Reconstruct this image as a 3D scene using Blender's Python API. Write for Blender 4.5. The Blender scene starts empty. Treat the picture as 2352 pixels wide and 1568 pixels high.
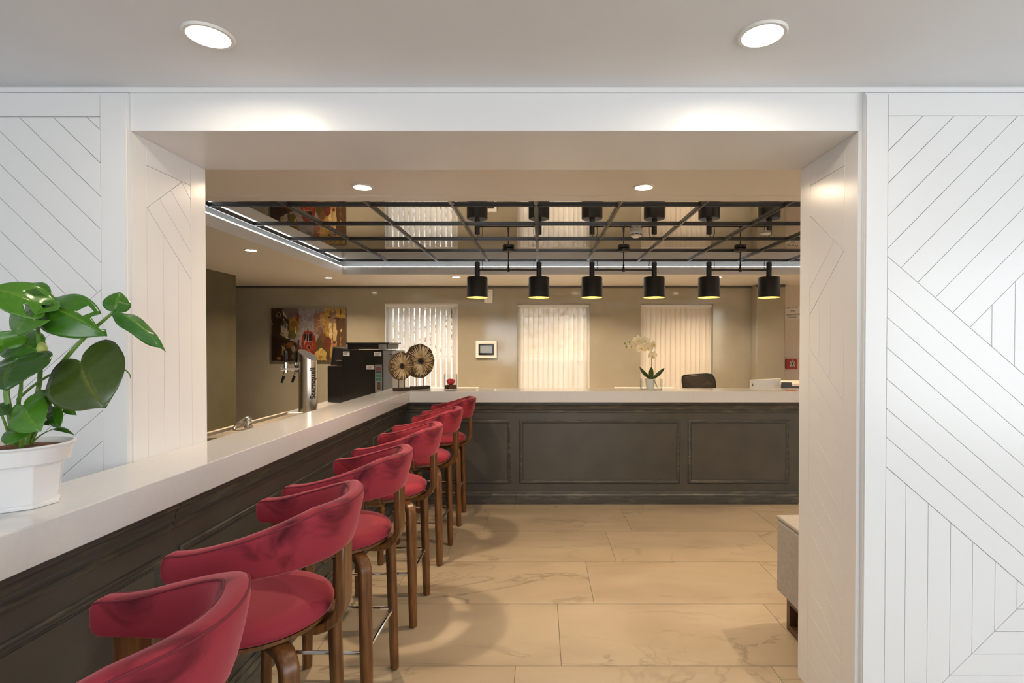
import bpy, bmesh, math, random
import numpy as np
from mathutils import Vector, Matrix
random.seed(7)
R = math.radians
SC = bpy.context.scene
COL = SC.collection

# ------------------------------------------------------------------ camera, world, light
F = 1219.0                      # focal length in pixels of the 2352 x 1568 frame
VX, VY, H = 1240.0, 793.0, 1.505  # vanishing point and eye height
PITCH = 0.0114
cam_d = bpy.data.cameras.new('camera'); cam = bpy.data.objects.new('camera', cam_d); COL.objects.link(cam)
cam_d.sensor_width = 36.0; cam_d.lens = 36.0 * F / 2352.0
cam.location = (0, 0, H); cam.rotation_euler = (math.pi / 2 - PITCH, 0, 0)
cam_d.shift_x = -(VX - 1176.0) / 2352.0
cam_d.shift_y = (VY + F * math.tan(PITCH) - 784.0) / 2352.0
cam_d.clip_start = 0.05; cam_d.clip_end = 200
SC.camera = cam
SC.view_settings.view_transform = 'Standard'; SC.view_settings.look = 'None'
SC.view_settings.gamma = 1.0; SC.view_settings.use_curve_mapping = False
SC.view_settings.exposure = 0.0
SC.cycles.use_denoising = True
SC.cycles.max_bounces = 8; SC.cycles.diffuse_bounces = 5; SC.cycles.glossy_bounces = 5
SC.cycles.transmission_bounces = 6; SC.cycles.transparent_max_bounces = 12
SC.cycles.caustics_reflective = False; SC.cycles.caustics_refractive = False
SC.cycles.sample_clamp_indirect = 6.0

world = bpy.data.worlds.new('sky'); SC.world = world; world.use_nodes = True
wn = world.node_tree.nodes; wl = world.node_tree.links
bgn = wn.get('Background') or wn.new('ShaderNodeBackground')
sky = wn.new('ShaderNodeTexSky')
sky.sky_type = 'NISHITA'; sky.sun_disc = False; sky.sun_elevation = R(52); sky.sun_rotation = R(200)
wl.new(sky.outputs[0], bgn.inputs[0]); bgn.inputs[1].default_value = 0.75

def add_light(name, typ, loc, rot, power, color, **kw):
    d = bpy.data.lights.new(name, typ); d.energy = power; d.color = color
    for k, v in kw.items(): setattr(d, k, v)
    o = bpy.data.objects.new(name, d); o.location = loc; o.rotation_euler = rot; COL.objects.link(o)
    return o

add_light('sun', 'SUN', (0, 0, 8), (R(-38), R(-12), 0), 11.0, (1.0, 0.96, 0.9), angle=R(0.6))
# daylight through the window wall of the front room, behind the photographer
add_light('window_and_fill_daylight', 'AREA', (-1.9, -3.95, 1.5), (R(90), 0, 0), 64.0, (0.91, 0.96, 1.0),
          shape='RECTANGLE', size=2.3, size_y=1.7)
add_light('window_and_fill_daylight', 'AREA', (1.9, -3.95, 1.5), (R(90), 0, 0), 54.0, (0.91, 0.96, 1.0),
          shape='RECTANGLE', size=2.3, size_y=1.7)
add_light('window_and_fill_daylight', 'AREA', (3.95, -1.2, 1.5), (R(90), 0, R(90)), 75.0, (0.90, 0.955, 1.0),  # added fill on the unseen right wall, brightens the dark bar front
          shape='RECTANGLE', size=2.6, size_y=1.6)
WARM = (1.0, 0.755, 0.52)
P_DOWN_FRONT, P_DOWN_NEAR, P_DOWN_REAR, P_PEND = 2.8, 20.0, 37.0, 11.0
LED_STRENGTH = 11.0

# ------------------------------------------------------------------ materials
def mat(name, col, rough=0.5, metal=0.0, spec=0.5, **kw):
    m = bpy.data.materials.new(name); m.use_nodes = True
    b = m.node_tree.nodes['Principled BSDF']
    b.inputs['Base Color'].default_value = (*col, 1)
    b.inputs['Roughness'].default_value = rough
    b.inputs['Metallic'].default_value = metal
    b.inputs['Specular IOR Level'].default_value = spec
    for k, v in kw.items():
        b.inputs[k.replace('_', ' ')].default_value = v
    return m

def nodes_of(m):
    return m.node_tree.nodes, m.node_tree.links, m.node_tree.nodes['Principled BSDF']

def add_noise(m, c1, c2, scale=8.0, detail=5.0, lo=0.35, hi=0.65, coord='Object', stretch=(1, 1, 1), bump=0.0, distort=0.0):
    n, l, b = nodes_of(m)
    tc = n.new('ShaderNodeTexCoord'); mp = n.new('ShaderNodeMapping')
    mp.inputs['Scale'].default_value = stretch
    l.new(tc.outputs[coord], mp.inputs[0])
    nz = n.new('ShaderNodeTexNoise'); nz.inputs['Scale'].default_value = scale
    nz.inputs['Detail'].default_value = detail; nz.inputs['Distortion'].default_value = distort
    l.new(mp.outputs[0], nz.inputs['Vector'])
    rp = n.new('ShaderNodeValToRGB')
    rp.color_ramp.elements[0].position = lo; rp.color_ramp.elements[0].color = (*c1, 1)
    rp.color_ramp.elements[1].position = hi; rp.color_ramp.elements[1].color = (*c2, 1)
    l.new(nz.outputs[0], rp.inputs[0]); l.new(rp.outputs[0], b.inputs['Base Color'])
    if bump:
        bp = n.new('ShaderNodeBump'); bp.inputs['Strength'].default_value = bump; bp.inputs['Distance'].default_value = 0.01
        l.new(nz.outputs[0], bp.inputs['Height']); l.new(bp.outputs[0], b.inputs['Normal'])
    return m

def emission(name, col, strength):
    m = bpy.data.materials.new(name); m.use_nodes = True
    n = m.node_tree.nodes; l = m.node_tree.links
    n.remove(n['Principled BSDF'])
    e = n.new('ShaderNodeEmission'); e.inputs[0].default_value = (*col, 1); e.inputs[1].default_value = strength
    l.new(e.outputs[0], n['Material Output'].inputs[0])
    return m

M = {}
M['panel'] = mat('white_panel_lacquer', (0.80, 0.805, 0.81), 0.25, spec=0.45)
M['ceiling'] = add_noise(mat('white_ceiling_paint', (0.8, 0.8, 0.8), 0.6), (0.78, 0.80, 0.835), (0.80, 0.82, 0.855), 3.0)
M['gloss_ceiling'] = mat('satin_ceiling_paint', (0.80, 0.79, 0.77), 0.45)
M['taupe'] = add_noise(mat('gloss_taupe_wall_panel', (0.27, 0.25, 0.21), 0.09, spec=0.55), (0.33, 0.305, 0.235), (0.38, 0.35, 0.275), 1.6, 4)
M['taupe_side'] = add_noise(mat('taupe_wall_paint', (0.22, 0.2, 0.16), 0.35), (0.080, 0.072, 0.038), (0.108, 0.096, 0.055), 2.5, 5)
M['cream_wall'] = mat('cream_wall_paint', (0.72, 0.65, 0.57), 0.5)
M['dark_trim'] = mat('dark_grey_trim', (0.09, 0.085, 0.075), 0.4)
M['quartz'] = add_noise(mat('white_quartz', (0.58, 0.57, 0.56), 0.08, spec=0.5), (0.665, 0.675, 0.685), (0.685, 0.695, 0.705), 60)
M['charcoal'] = add_noise(mat('charcoal_painted_wood', (0.066, 0.064, 0.056), 0.36), (0.061, 0.060, 0.053), (0.080, 0.077, 0.066), 4.0, 6, 0.3, 0.7)
M['worn'] = add_noise(mat('charcoal_moulding_rubbed_edges', (0.05, 0.053, 0.052), 0.36), (0.060, 0.060, 0.054), (0.15, 0.135, 0.095), 26.0, 6, 0.52, 0.80, stretch=(0.25, 0.25, 1.5), bump=0.12)
M['grout'] = mat('brown_grout', (0.24, 0.2, 0.15), 0.8)
M['velvet'] = mat('crimson_velvet', (0.3, 0.03, 0.05), 0.75, spec=0.2, Sheen_Weight=0.5, Sheen_Roughness=0.35)
M['velvet'].node_tree.nodes['Principled BSDF'].inputs['Sheen Tint'].default_value = (1.0, 0.42, 0.48, 1)
add_noise(M['velvet'], (0.075, 0.005, 0.011), (0.31, 0.030, 0.047), 4.5, 6, 0.33, 0.45, distort=1.0)
M['piping'] = mat('dark_crimson_piping', (0.16, 0.012, 0.025), 0.8)
M['walnut'] = add_noise(mat('walnut_bent_plywood', (0.16, 0.07, 0.025), 0.3, spec=0.5), (0.075, 0.028, 0.007), (0.20, 0.082, 0.022), 14, 6, 0.3, 0.7, stretch=(6, 6, 0.6))
M['walnut_dark'] = add_noise(mat('dark_wood', (0.06, 0.025, 0.012), 0.35), (0.045, 0.018, 0.008), (0.10, 0.042, 0.018), 12, 5, stretch=(4, 4, 0.6))
M['chrome'] = mat('chrome', (0.85, 0.84, 0.82), 0.07, 1.0)
M['steel'] = add_noise(mat('brushed_steel', (0.66, 0.62, 0.56), 0.2, 1.0), (0.6, 0.57, 0.52), (0.72, 0.69, 0.64), 20, 3, stretch=(30, 30, 0.4))
M['tray_steel'] = mat('satin_tray_steel', (0.72, 0.65, 0.54), 0.38, 0.75)
M['grey_steel'] = mat('satin_grey_steel', (0.32, 0.33, 0.34), 0.34, 0.85)
M['black'] = mat('matte_black_metal', (0.012, 0.011, 0.010), 0.42)
M['black_gloss'] = mat('black_gloss_plastic', (0.010, 0.009, 0.008), 0.16)
M['gold'] = mat('gold_lacquer', (0.86, 0.56, 0.10), 0.4, 0.25)
M['mirror'] = mat('bronze_tinted_mirror', (0.62, 0.60, 0.57), 0.02, 0.96)
M['grid'] = mat('gunmetal_grid', (0.075, 0.075, 0.077), 0.3, 0.55)
M['white_plastic'] = mat('white_plastic', (0.78, 0.77, 0.74), 0.35)
M['grey_plastic'] = mat('dark_grey_plastic', (0.05, 0.055, 0.06), 0.4)
M['screen'] = mat('pale_grey_display', (0.26, 0.31, 0.36), 0.2)
M['red_plastic'] = mat('red_plastic', (0.46, 0.025, 0.02), 0.35)
M['pot'] = mat('white_glazed_pot', (0.80, 0.80, 0.80), 0.12, spec=0.6)
M['soil'] = add_noise(mat('dark_bark_soil', (0.05, 0.025, 0.012), 0.95), (0.015, 0.008, 0.005), (0.17, 0.075, 0.03), 40, 5, bump=0.8)
M['stem'] = mat('green_stem', (0.13, 0.26, 0.035), 0.38)
M['bud'] = mat('pale_green_bud', (0.36, 0.42, 0.10), 0.45)
M['orchid_heart'] = mat('yellow_orchid_heart', (0.75, 0.55, 0.08), 0.5)
M['orchid_leaf'] = mat('dark_orchid_leaf', (0.045, 0.085, 0.014), 0.3)
M['rose'] = mat('red_rose_petal', (0.72, 0.055, 0.075), 0.55)
M['upholstery'] = add_noise(mat('warm_grey_upholstery', (0.36, 0.34, 0.31), 0.8), (0.35, 0.33, 0.30), (0.41, 0.385, 0.35), 60, 4, bump=0.1)
M['mesh_back'] = add_noise(mat('dark_mesh_fabric', (0.035, 0.03, 0.025), 0.7), (0.022, 0.019, 0.016), (0.055, 0.045, 0.034), 90, 3)
M['blade'] = add_noise(mat('pale_shell_blade', (0.55, 0.43, 0.26), 0.4), (0.60, 0.44, 0.20), (0.88, 0.76, 0.54), 22, 4, 0.35, 0.6)
M['bark'] = add_noise(mat('dark_bark', (0.07, 0.04, 0.018), 0.7), (0.03, 0.016, 0.008), (0.13, 0.075, 0.03), 30, 5, bump=0.5)
M['dark_base'] = mat('dark_brown_wood_base', (0.03, 0.015, 0.008), 0.4)
M['pvc'] = mat('white_window_frame', (0.78, 0.78, 0.77), 0.35)
M['ink'] = mat('black_ink', (0.01, 0.01, 0.012), 0.5)
M['paper'] = mat('white_paper', (0.80, 0.77, 0.72), 0.7)
M['orange'] = mat('orange_plastic', (0.75, 0.24, 0.06), 0.5)
M['green_label'] = mat('green_label', (0.03, 0.16, 0.11), 0.5)
M['red_label'] = mat('dull_red_label', (0.17, 0.035, 0.04), 0.5)
M['lamp_lens'] = emission('downlight_lens', (1.0, 0.82, 0.60), 60.0)
M['lamp_lens_front'] = emission('downlight_lens_white', (1.0, 0.90, 0.74), 30.0)
M['bulb'] = emission('warm_bulb', (1.0, 0.66, 0.28), 16.0)
M['led'] = emission('cool_white_led_strip', (0.92, 0.96, 1.0), LED_STRENGTH)

def tile_material():
    m = mat('beige_marble_porcelain', (0.6, 0.52, 0.42), 0.42, spec=0.4)
    n, l, b = nodes_of(m)
    g = n.new('ShaderNodeNewGeometry'); oi = n.new('ShaderNodeObjectInfo')
    mul = n.new('ShaderNodeMath'); mul.operation = 'MULTIPLY'; mul.inputs[1].default_value = 37.0
    l.new(oi.outputs['Random'], mul.inputs[0])
    cmb = n.new('ShaderNodeCombineXYZ'); l.new(mul.outputs[0], cmb.inputs[0]); l.new(mul.outputs[0], cmb.inputs[2])
    add = n.new('ShaderNodeVectorMath'); add.operation = 'ADD'
    l.new(g.outputs['Position'], add.inputs[0]); l.new(cmb.outputs[0], add.inputs[1])
    mp = n.new('ShaderNodeMapping'); mp.inputs['Rotation'].default_value = (0, 0, R(-24)); mp.inputs['Scale'].default_value = (0.7, 1.8, 1)
    l.new(add.outputs[0], mp.inputs[0])
    cloud = n.new('ShaderNodeTexNoise'); cloud.inputs['Scale'].default_value = 1.6; cloud.inputs['Detail'].default_value = 6
    cloud.inputs['Distortion'].default_value = 0.7; l.new(mp.outputs[0], cloud.inputs['Vector'])
    r1 = n.new('ShaderNodeValToRGB'); e = r1.color_ramp.elements
    e[0].position = 0.3; e[0].color = (0.38, 0.305, 0.205, 1); e[1].position = 0.68; e[1].color = (0.48, 0.395, 0.275, 1)
    l.new(cloud.outputs[0], r1.inputs[0])
    vein = n.new('ShaderNodeTexNoise'); vein.inputs['Scale'].default_value = 1.15; vein.inputs['Detail'].default_value = 5
    vein.inputs['Roughness'].default_value = 0.55; vein.inputs['Distortion'].default_value = 1.5
    l.new(mp.outputs[0], vein.inputs['Vector'])
    r2 = n.new('ShaderNodeValToRGB'); e = r2.color_ramp.elements
    e[0].position = 0.482; e[0].color = (0, 0, 0, 1); e[1].position = 0.518; e[1].color = (0, 0, 0, 1)
    k = r2.color_ramp.elements.new(0.5); k.color = (1, 1, 1, 1)
    l.new(vein.outputs[0], r2.inputs[0])
    gate = n.new('ShaderNodeTexNoise'); gate.inputs['Scale'].default_value = 1.3
    l.new(mp.outputs[0], gate.inputs['Vector'])
    gr = n.new('ShaderNodeValToRGB'); gr.color_ramp.elements[0].position = 0.42; gr.color_ramp.elements[1].position = 0.66
    l.new(gate.outputs[0], gr.inputs[0])
    mm = n.new('ShaderNodeMath'); mm.operation = 'MULTIPLY'
    l.new(r2.outputs[0], mm.inputs[0]); l.new(gr.outputs[0], mm.inputs[1])
    sc = n.new('ShaderNodeMath'); sc.operation = 'MULTIPLY'; sc.inputs[1].default_value = 0.7; l.new(mm.outputs[0], sc.inputs[0])
    mix = n.new('ShaderNodeMixRGB'); mix.inputs[2].default_value = (0.19, 0.15, 0.105, 1)
    l.new(sc.outputs[0], mix.inputs[0]); l.new(r1.outputs[0], mix.inputs[1]); l.new(mix.outputs[0], b.inputs['Base Color'])
    return m
M['tile'] = tile_material()

def leaf_material():
    m = mat('glossy_green_leaf', (0.05, 0.2, 0.02), 0.24, spec=0.5)
    n, l, b = nodes_of(m)
    a = n.new('ShaderNodeAttribute'); a.attribute_name = 'leaf'
    l.new(a.outputs['Color'], b.inputs['Base Color'])
    b.inputs['Subsurface Weight'].default_value = 0.0
    return m
M['leaf'] = leaf_material()

def glass_material(name, tint=(1, 1, 1), refl=1.0):
    m = bpy.data.materials.new(name); m.use_nodes = True
    n = m.node_tree.nodes; l = m.node_tree.links; n.remove(n['Principled BSDF'])
    t = n.new('ShaderNodeBsdfTransparent'); t.inputs[0].default_value = (*tint, 1)
    g = n.new('ShaderNodeBsdfGlossy'); g.inputs['Roughness'].default_value = 0.02
    f = n.new('ShaderNodeFresnel'); f.inputs[0].default_value = 1.10 + 0.10 * refl
    k_ = n.new('ShaderNodeMath'); k_.operation = 'MULTIPLY'; k_.inputs[1].default_value = 0.65; l.new(f.outputs[0], k_.inputs[0])
    mx = n.new('ShaderNodeMixShader'); l.new(k_.outputs[0], mx.inputs[0]); l.new(t.outputs[0], mx.inputs[1]); l.new(g.outputs[0], mx.inputs[2])
    l.new(mx.outputs[0], n['Material Output'].inputs[0])
    return m
M['glass'] = glass_material('clear_glass', (0.93, 0.95, 0.94))
M['pane'] = glass_material('window_glass', (0.96, 0.97, 0.97))

def fabric_material(name, col, transl, transp):
    m = bpy.data.materials.new(name); m.use_nodes = True
    n = m.node_tree.nodes; l = m.node_tree.links; n.remove(n['Principled BSDF'])
    d = n.new('ShaderNodeBsdfDiffuse'); d.inputs[0].default_value = (*col, 1)
    tr = n.new('ShaderNodeBsdfTranslucent'); tr.inputs[0].default_value = (*col, 1)
    tp = n.new('ShaderNodeBsdfTransparent')
    m1 = n.new('ShaderNodeMixShader'); m1.inputs[0].default_value = transl
    m2 = n.new('ShaderNodeMixShader'); m2.inputs[0].default_value = transp
    l.new(d.outputs[0], m1.inputs[1]); l.new(tr.outputs[0], m1.inputs[2])
    l.new(m1.outputs[0], m2.inputs[1]); l.new(tp.outputs[0], m2.inputs[2])
    l.new(m2.outputs[0], n['Material Output'].inputs[0])
    return m
M['vane'] = fabric_material('white_blind_fabric', (0.80, 0.78, 0.74), 0.25, 0.0)
M['vane_sheer'] = fabric_material('sheer_cream_blind_fabric', (0.80, 0.75, 0.66), 0.11, 0.38)
M['vane_cream'] = fabric_material('cream_blind_fabric', (0.78, 0.72, 0.62), 0.10, 0.09)
M['petal'] = fabric_material('cream_orchid_petal', (0.95, 0.89, 0.70), 0.35, 0.0)
M['frosted'] = fabric_material('frosted_glass', (0.85, 0.87, 0.88), 0.6, 0.12)

# ------------------------------------------------------------------ mesh helpers
class MB:
    def __init__(s): s.v = []; s.f = []
    def add(s, v, f):
        k = len(s.v); s.v += [tuple(p) for p in v]; s.f += [tuple(i + k for i in q) for q in f]; return s
    def box(s, x0, x1, y0, y1, z0, z1):
        v = [(x0, y0, z0), (x1, y0, z0), (x1, y1, z0), (x0, y1, z0), (x0, y0, z1), (x1, y0, z1), (x1, y1, z1), (x0, y1, z1)]
        return s.add(v, [(0, 3, 2, 1), (4, 5, 6, 7), (0, 1, 5, 4), (1, 2, 6, 5), (2, 3, 7, 6), (3, 0, 4, 7)])
    def tube(s, pts, r, n=8, caps=True, squash=None):
        pts = [Vector(p) for p in pts]; rr = r if isinstance(r, (list, tuple)) else [r] * len(pts)
        rings = []; prev = None
        for i, p in enumerate(pts):
            a = pts[max(i - 1, 0)]; b = pts[min(i + 1, len(pts) - 1)]
            t = (b - a).normalized()
            if prev is None:
                up = Vector((0, 0, 1)) if abs(t.z) < 0.9 else Vector((0, 1, 0))
                n1 = t.cross(up).normalized()
            else:
                n1 = (prev - t * prev.dot(t)).normalized()
            prev = n1; n2 = t.cross(n1)
            q = squash or (1, 1)
            rings.append([p + (n1 * math.cos(2 * math.pi * k / n) * q[0] + n2 * math.sin(2 * math.pi * k / n) * q[1]) * rr[i] for k in range(n)])
        return s.rings(rings, caps)
    def rings(s, rings, caps=True, closed=True):
        n = len(rings[0]); v = [p for r in rings for p in r]; f = []
        for i in range(len(rings) - 1):
            for k in range(n if closed else n - 1):
                k2 = (k + 1) % n
                f.append((i * n + k, i * n + k2, (i + 1) * n + k2, (i + 1) * n + k))
        if caps:
            f.append(tuple(range(n))[::-1]); f.append(tuple((len(rings) - 1) * n + k for k in range(n)))
        return s.add(v, f)
    def lathe(s, prof, c=(0, 0, 0), n=32, caps=True, ang=0.0):
        rings = [[(c[0] + r * math.cos(2 * math.pi * k / n + ang), c[1] + r * math.sin(2 * math.pi * k / n + ang), c[2] + z) for k in range(n)] for r, z in prof]
        return s.rings(rings, caps)
    def prism(s, poly, fn, d0, d1):
        """polygon (a, b) extruded from depth d0 to d1, fn(a, b, d) -> world"""
        n = len(poly)
        return s.rings([[fn(a, b, d0) for a, b in poly], [fn(a, b, d1) for a, b in poly]])
    def build(s, name, m, parent=None, smooth=False, bevel=0.0, seg=2, angle=35, org=None, recalc=True):
        o = link(name, s.mesh(name, m, smooth, angle, origin_of(parent) if org is None else org, recalc), parent)
        if bevel:
            b = o.modifiers.new('bevel', 'BEVEL'); b.width = bevel; b.segments = seg; b.limit_method = 'ANGLE'; b.angle_limit = R(30)
        return o
    def mesh(s, name, m, smooth=False, angle=35, org=(0, 0, 0), recalc=True):
        me = bpy.data.meshes.new(name)
        me.from_pydata([(p[0] - org[0], p[1] - org[1], p[2] - org[2]) for p in s.v], [], s.f)
        if recalc:
            bm = bmesh.new(); bm.from_mesh(me); bmesh.ops.recalc_face_normals(bm, faces=bm.faces); bm.to_mesh(me); bm.free()
        me.materials.append(m if not isinstance(m, str) else M[m])
        if smooth:
            me.shade_smooth(); me.set_sharp_from_angle(angle=R(angle))
        return me

ORG = {}
def origin_of(o):
    if o is None: return (0, 0, 0)
    return ORG.get(o.name, (0, 0, 0))
def link(name, me, parent=None, loc=None):
    o = bpy.data.objects.new(name, me); COL.objects.link(o)
    if parent is not None:
        o.parent = parent; ORG[o.name] = origin_of(parent)
    return o
def tag(o, label=None, cat=None, group=None, kind=None):
    if label: o['label'] = label
    if cat: o['category'] = cat
    if group: o['group'] = group
    if kind: o['kind'] = kind
    return o
def thing(name, label, cat, loc, group=None):
    o = bpy.data.objects.new(name, None); o.location = loc; o.empty_display_size = 0.05; COL.objects.link(o)
    ORG[o.name] = tuple(loc); return tag(o, label, cat, group)
def structure(name, label=None, loc=(0, 0, 0)):
    o = bpy.data.objects.new(name, None); o.location = loc; COL.objects.link(o); ORG[o.name] = tuple(loc)
    o['kind'] = 'structure'
    if label: o['label'] = label
    return o
def copy_tree(src, parent=None, only=None):
    c = src.copy(); COL.objects.link(c); c.parent = parent
    for ch in [k for k in src.children]:
        copy_tree(ch, c)
    return c
def struct(name, mb, m, label, **kw):
    o = mb.build(name, m, **kw); o['kind'] = 'structure'; o['label'] = label; return o
def px(x, y, Y):
    """world point seen at photo pixel (x, y) at depth Y"""
    return Vector(((x - VX) * Y / F, Y, H - (y - VY) * Y / F))

# polygon helpers (a, b plane)
def clip(poly, a, b, c):
    out = []
    for i in range(len(poly)):
        p, q = poly[i], poly[(i + 1) % len(poly)]
        dp = a * p[0] + b * p[1] - c; dq = a * q[0] + b * q[1] - c
        if dp <= 0: out.append(p)
        if dp * dq < 0:
            t = dp / (dp - dq); out.append((p[0] + t * (q[0] - p[0]), p[1] + t * (q[1] - p[1])))
    return out
def area(poly):
    return 0.5 * sum(poly[i][0] * poly[(i + 1) % len(poly)][1] - poly[(i + 1) % len(poly)][0] * poly[i][1] for i in range(len(poly)))
def slices(poly, lines):
    """cut a convex polygon by an ordered list of (a,b,c); piece k lies on the <= side of line k"""
    out = []; rest = poly
    for a, b, c in lines:
        if len(rest) < 3: break
        out.append(clip(rest, a, b, c)); rest = clip(rest, -a, -b, -c)
    if len(rest) >= 3: out.append(rest)
    return [p for p in out if len(p) >= 3 and abs(area(p)) > 1e-9]
def inset(poly, d):
    if area(poly) < 0: poly = poly[::-1]
    out = poly
    for i in range(len(poly)):
        p, q = poly[i], poly[(i + 1) % len(poly)]
        ex, ey = q[0] - p[0], q[1] - p[1]; L = math.hypot(ex, ey)
        if L < 1e-6: continue
        nx, ny = ey / L, -ex / L            # outward normal of a ccw polygon
        out = clip(out, nx, ny, nx * p[0] + ny * p[1] - d)
        if len(out) < 3: return []
    return out
def plank(poly, fn, parent, gap=0.0009, depth=0.009, cham=0.0012, name='plank', m='panel'):
    a = inset(poly, gap)
    if len(a) < 3 or abs(area(a)) < 2e-5: return None
    c = Vector((sum(p[0] for p in a) / len(a), sum(p[1] for p in a) / len(a)))
    b = []
    for p in a:
        v = Vector(p) - c; L = max(v.length, 1e-6); b.append(tuple(c + v * max(0.0, 1 - cham / L)))
    mb = MB(); mb.rings([[fn(x, y, 0) for x, y in a], [fn(x, y, depth - cham) for x, y in a], [fn(x, y, depth) for x, y in b]])
    return mb.build(name, m, parent)

def sweep_profile(prof, path, closed=False):
    """prof: list of (out, up); path: list of (point, outward vector) already mitred"""
    mb = MB(); rings = []
    for p, o in path:
        p = Vector(p); o = Vector(o)
        rings.append([p + o * a + Vector((0, 0, b)) for a, b in prof])
    mb.rings(rings, caps=True)
    return mb

# ------------------------------------------------------------------ room shell
Y1, Y2 = 1.97, 2.405           # the thick partition with the wide opening
XL, XR = -1.520, 1.186         # its left and right reveals
ZL, ZC = 2.297, 2.452          # lintel underside, ceiling
YB = 8.47                      # rear wall
TX0, TX1, TY0, TY1, ZM = -2.62, 3.84, 3.49, 7.07, 2.600   # ceiling recess and its mirror height

floor = struct('floor', MB().box(-5.4, 5.2, -4.3, 8.7, -0.12, -0.003), 'grout', 'floor of beige marble-look porcelain tiles')
# tiles 0.6 x 1.2 m, every row shifted by 0.215 m
tile_me = MB().box(-0.5985, 0.5985, -0.2985, 0.2985, -0.012, 0.0).mesh('tile', 'tile')
row = 0
for k in range(-7, 10):
    y0 = 2.476 + 0.6 * k
    sx = 0.101 + 0.2155 * k
    x = sx - 1.2 * math.floor((sx + 5.4) / 1.2) - 1.2
    while x < 5.2:
        cx = x + 0.6
        if y0 + 0.3 > -1.4 and y0 < 8.45 and -5.2 < cx < 5.0 and not (cx < -2.7 and y0 < 8) and not (y0 > 6.0 and cx < -3.0):
            o = link('tile', tile_me, floor); o.location = (cx, y0 + 0.3, 0.0)
        x += 1.2

def ceil_slab(mb, x0, x1, y0, y1, z0=ZC, t=0.25): return mb.box(x0, x1, y0, y1, z0, z0 + t)
struct('ceiling', ceil_slab(MB(), -4.2, 4.2, -4.3, Y1 - 0.002), 'ceiling', 'plain white ceiling of the front room')
struct('ceiling', ceil_slab(MB(), -5.4, 5.2, Y2 - 0.2, TY0 - 0.12), 'gloss_ceiling', 'low ceiling strip between the opening and the mirrored recess')
LX0, LX1, LY0, LY1 = TX0 - 0.13, TX1 + 0.13, TY0 - 0.12, TY1 + 0.13
struct('ceiling', ceil_slab(MB(), -5.4, LX0, LY0, LY1), 'gloss_ceiling', 'ceiling strip above the left side of the bar')
struct('ceiling', ceil_slab(MB(), LX1, 5.2, LY0, LY1), 'gloss_ceiling', 'ceiling strip on the right of the mirrored recess')
struct('ceiling', ceil_slab(MB(), -5.4, 5.2, LY1, YB + 0.25), 'gloss_ceiling', 'ceiling strip along the glossy rear wall')
struct('ceiling', MB().box(LX0, LX1, LY0, LY1, ZM + 0.02, ZM + 0.12), 'ceiling', 'ceiling slab above the mirror panels')
# light cove: an upstand with a ledge behind it
lip_prof = [(0.0, 0.0), (0.0, 0.095), (0.012, 0.103), (0.022, 0.095), (0.022, 0.035), (0.13, 0.035), (0.13, 0.0)]
q = [((TX0, TY0), (-1, -1)), ((TX1, TY0), (1, -1)), ((TX1, TY1), (1, 1)), ((TX0, TY1), (-1, 1))]
rings = []
for (x, y), (ox, oy) in q + [q[0]]:
    rings.append([(x + ox * a, y + oy * a * (1.0 if oy > 0 else 0.92), ZC - 0.003 + b) for a, b in lip_prof])
cove = MB().rings(rings, caps=False)
struct('trim_1', cove, 'gloss_ceiling', 'white light cove edging the mirrored ceiling recess')

# front partition: two piers and the lintel
struct('wall_front_left', MB().box(-4.2, XL, Y1, Y2, 0, ZC + 0.1), 'panel', 'white pier left of the wide opening')
struct('wall_front_right', MB().box(XR, 4.2, Y1, Y2, 0, ZC + 0.1), 'panel', 'white pier right of the wide opening')
struct('wall_lintel', MB().box(XL, XR, Y1, Y2, ZL, ZC + 0.1), 'panel', 'white lintel beam over the wide opening', bevel=0.002)
struct('trim_2', MB().box(-4.2, 4.2, Y1 - 0.012, Y1, ZC - 0.018, ZC), 'panel', 'thin white ceiling trim above the lintel')
# front room behind the photographer
struct('wall_left', MB().box(-4.2, -4.0, -4.3, Y1, 0, ZC), 'panel', 'white left wall of the front room')
struct('wall_right', MB().box(4.0, 4.2, -4.3, Y1, 0, ZC), 'panel', 'white right wall of the front room')
struct('wall_behind', MB().box(-4.2, 4.2, -4.3, -4.1, 0, ZC), 'panel', 'white window wall of the front room')
# rear room
WIN = [(-2.465, -1.31), (-0.37, 0.806), (1.60, 2.77)]
WZ0, WZ1 = 0.35, 2.168
mb = MB()
xs = [-5.4] + [v for w in WIN for v in w] + [3.39]
for i in range(0, len(xs) - 1):
    if i % 2 == 0: mb.box(xs[i], xs[i + 1], YB, YB + 0.22, 0, ZC)
    else:
        mb.box(xs[i], xs[i + 1], YB, YB + 0.22, 0, WZ0); mb.box(xs[i], xs[i + 1], YB, YB + 0.22, WZ1, ZC)
struct('wall_back', mb, 'taupe', 'glossy taupe rear wall with three windows', recalc=False)
struct('wall_back_right', MB().box(3.39, 5.2, YB, YB + 0.22, 0, ZC + 0.1), 'cream_wall', 'cream wall at the far right behind reception')
struct('wall_column', MB().box(3.37, 3.81, 8.25, YB - 0.002, 0, ZC - 0.004), 'taupe', 'glossy taupe wall column right of the windows', bevel=0.004)
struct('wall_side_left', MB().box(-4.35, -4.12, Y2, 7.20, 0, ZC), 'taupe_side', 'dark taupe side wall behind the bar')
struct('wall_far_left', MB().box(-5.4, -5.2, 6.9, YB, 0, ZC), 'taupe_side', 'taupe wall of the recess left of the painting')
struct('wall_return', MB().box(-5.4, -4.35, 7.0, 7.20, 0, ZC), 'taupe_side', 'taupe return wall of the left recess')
struct('wall_side_right', MB().box(5.0, 5.2, Y2, YB, 0, ZC), 'cream_wall', 'cream right wall of the reception')
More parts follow.
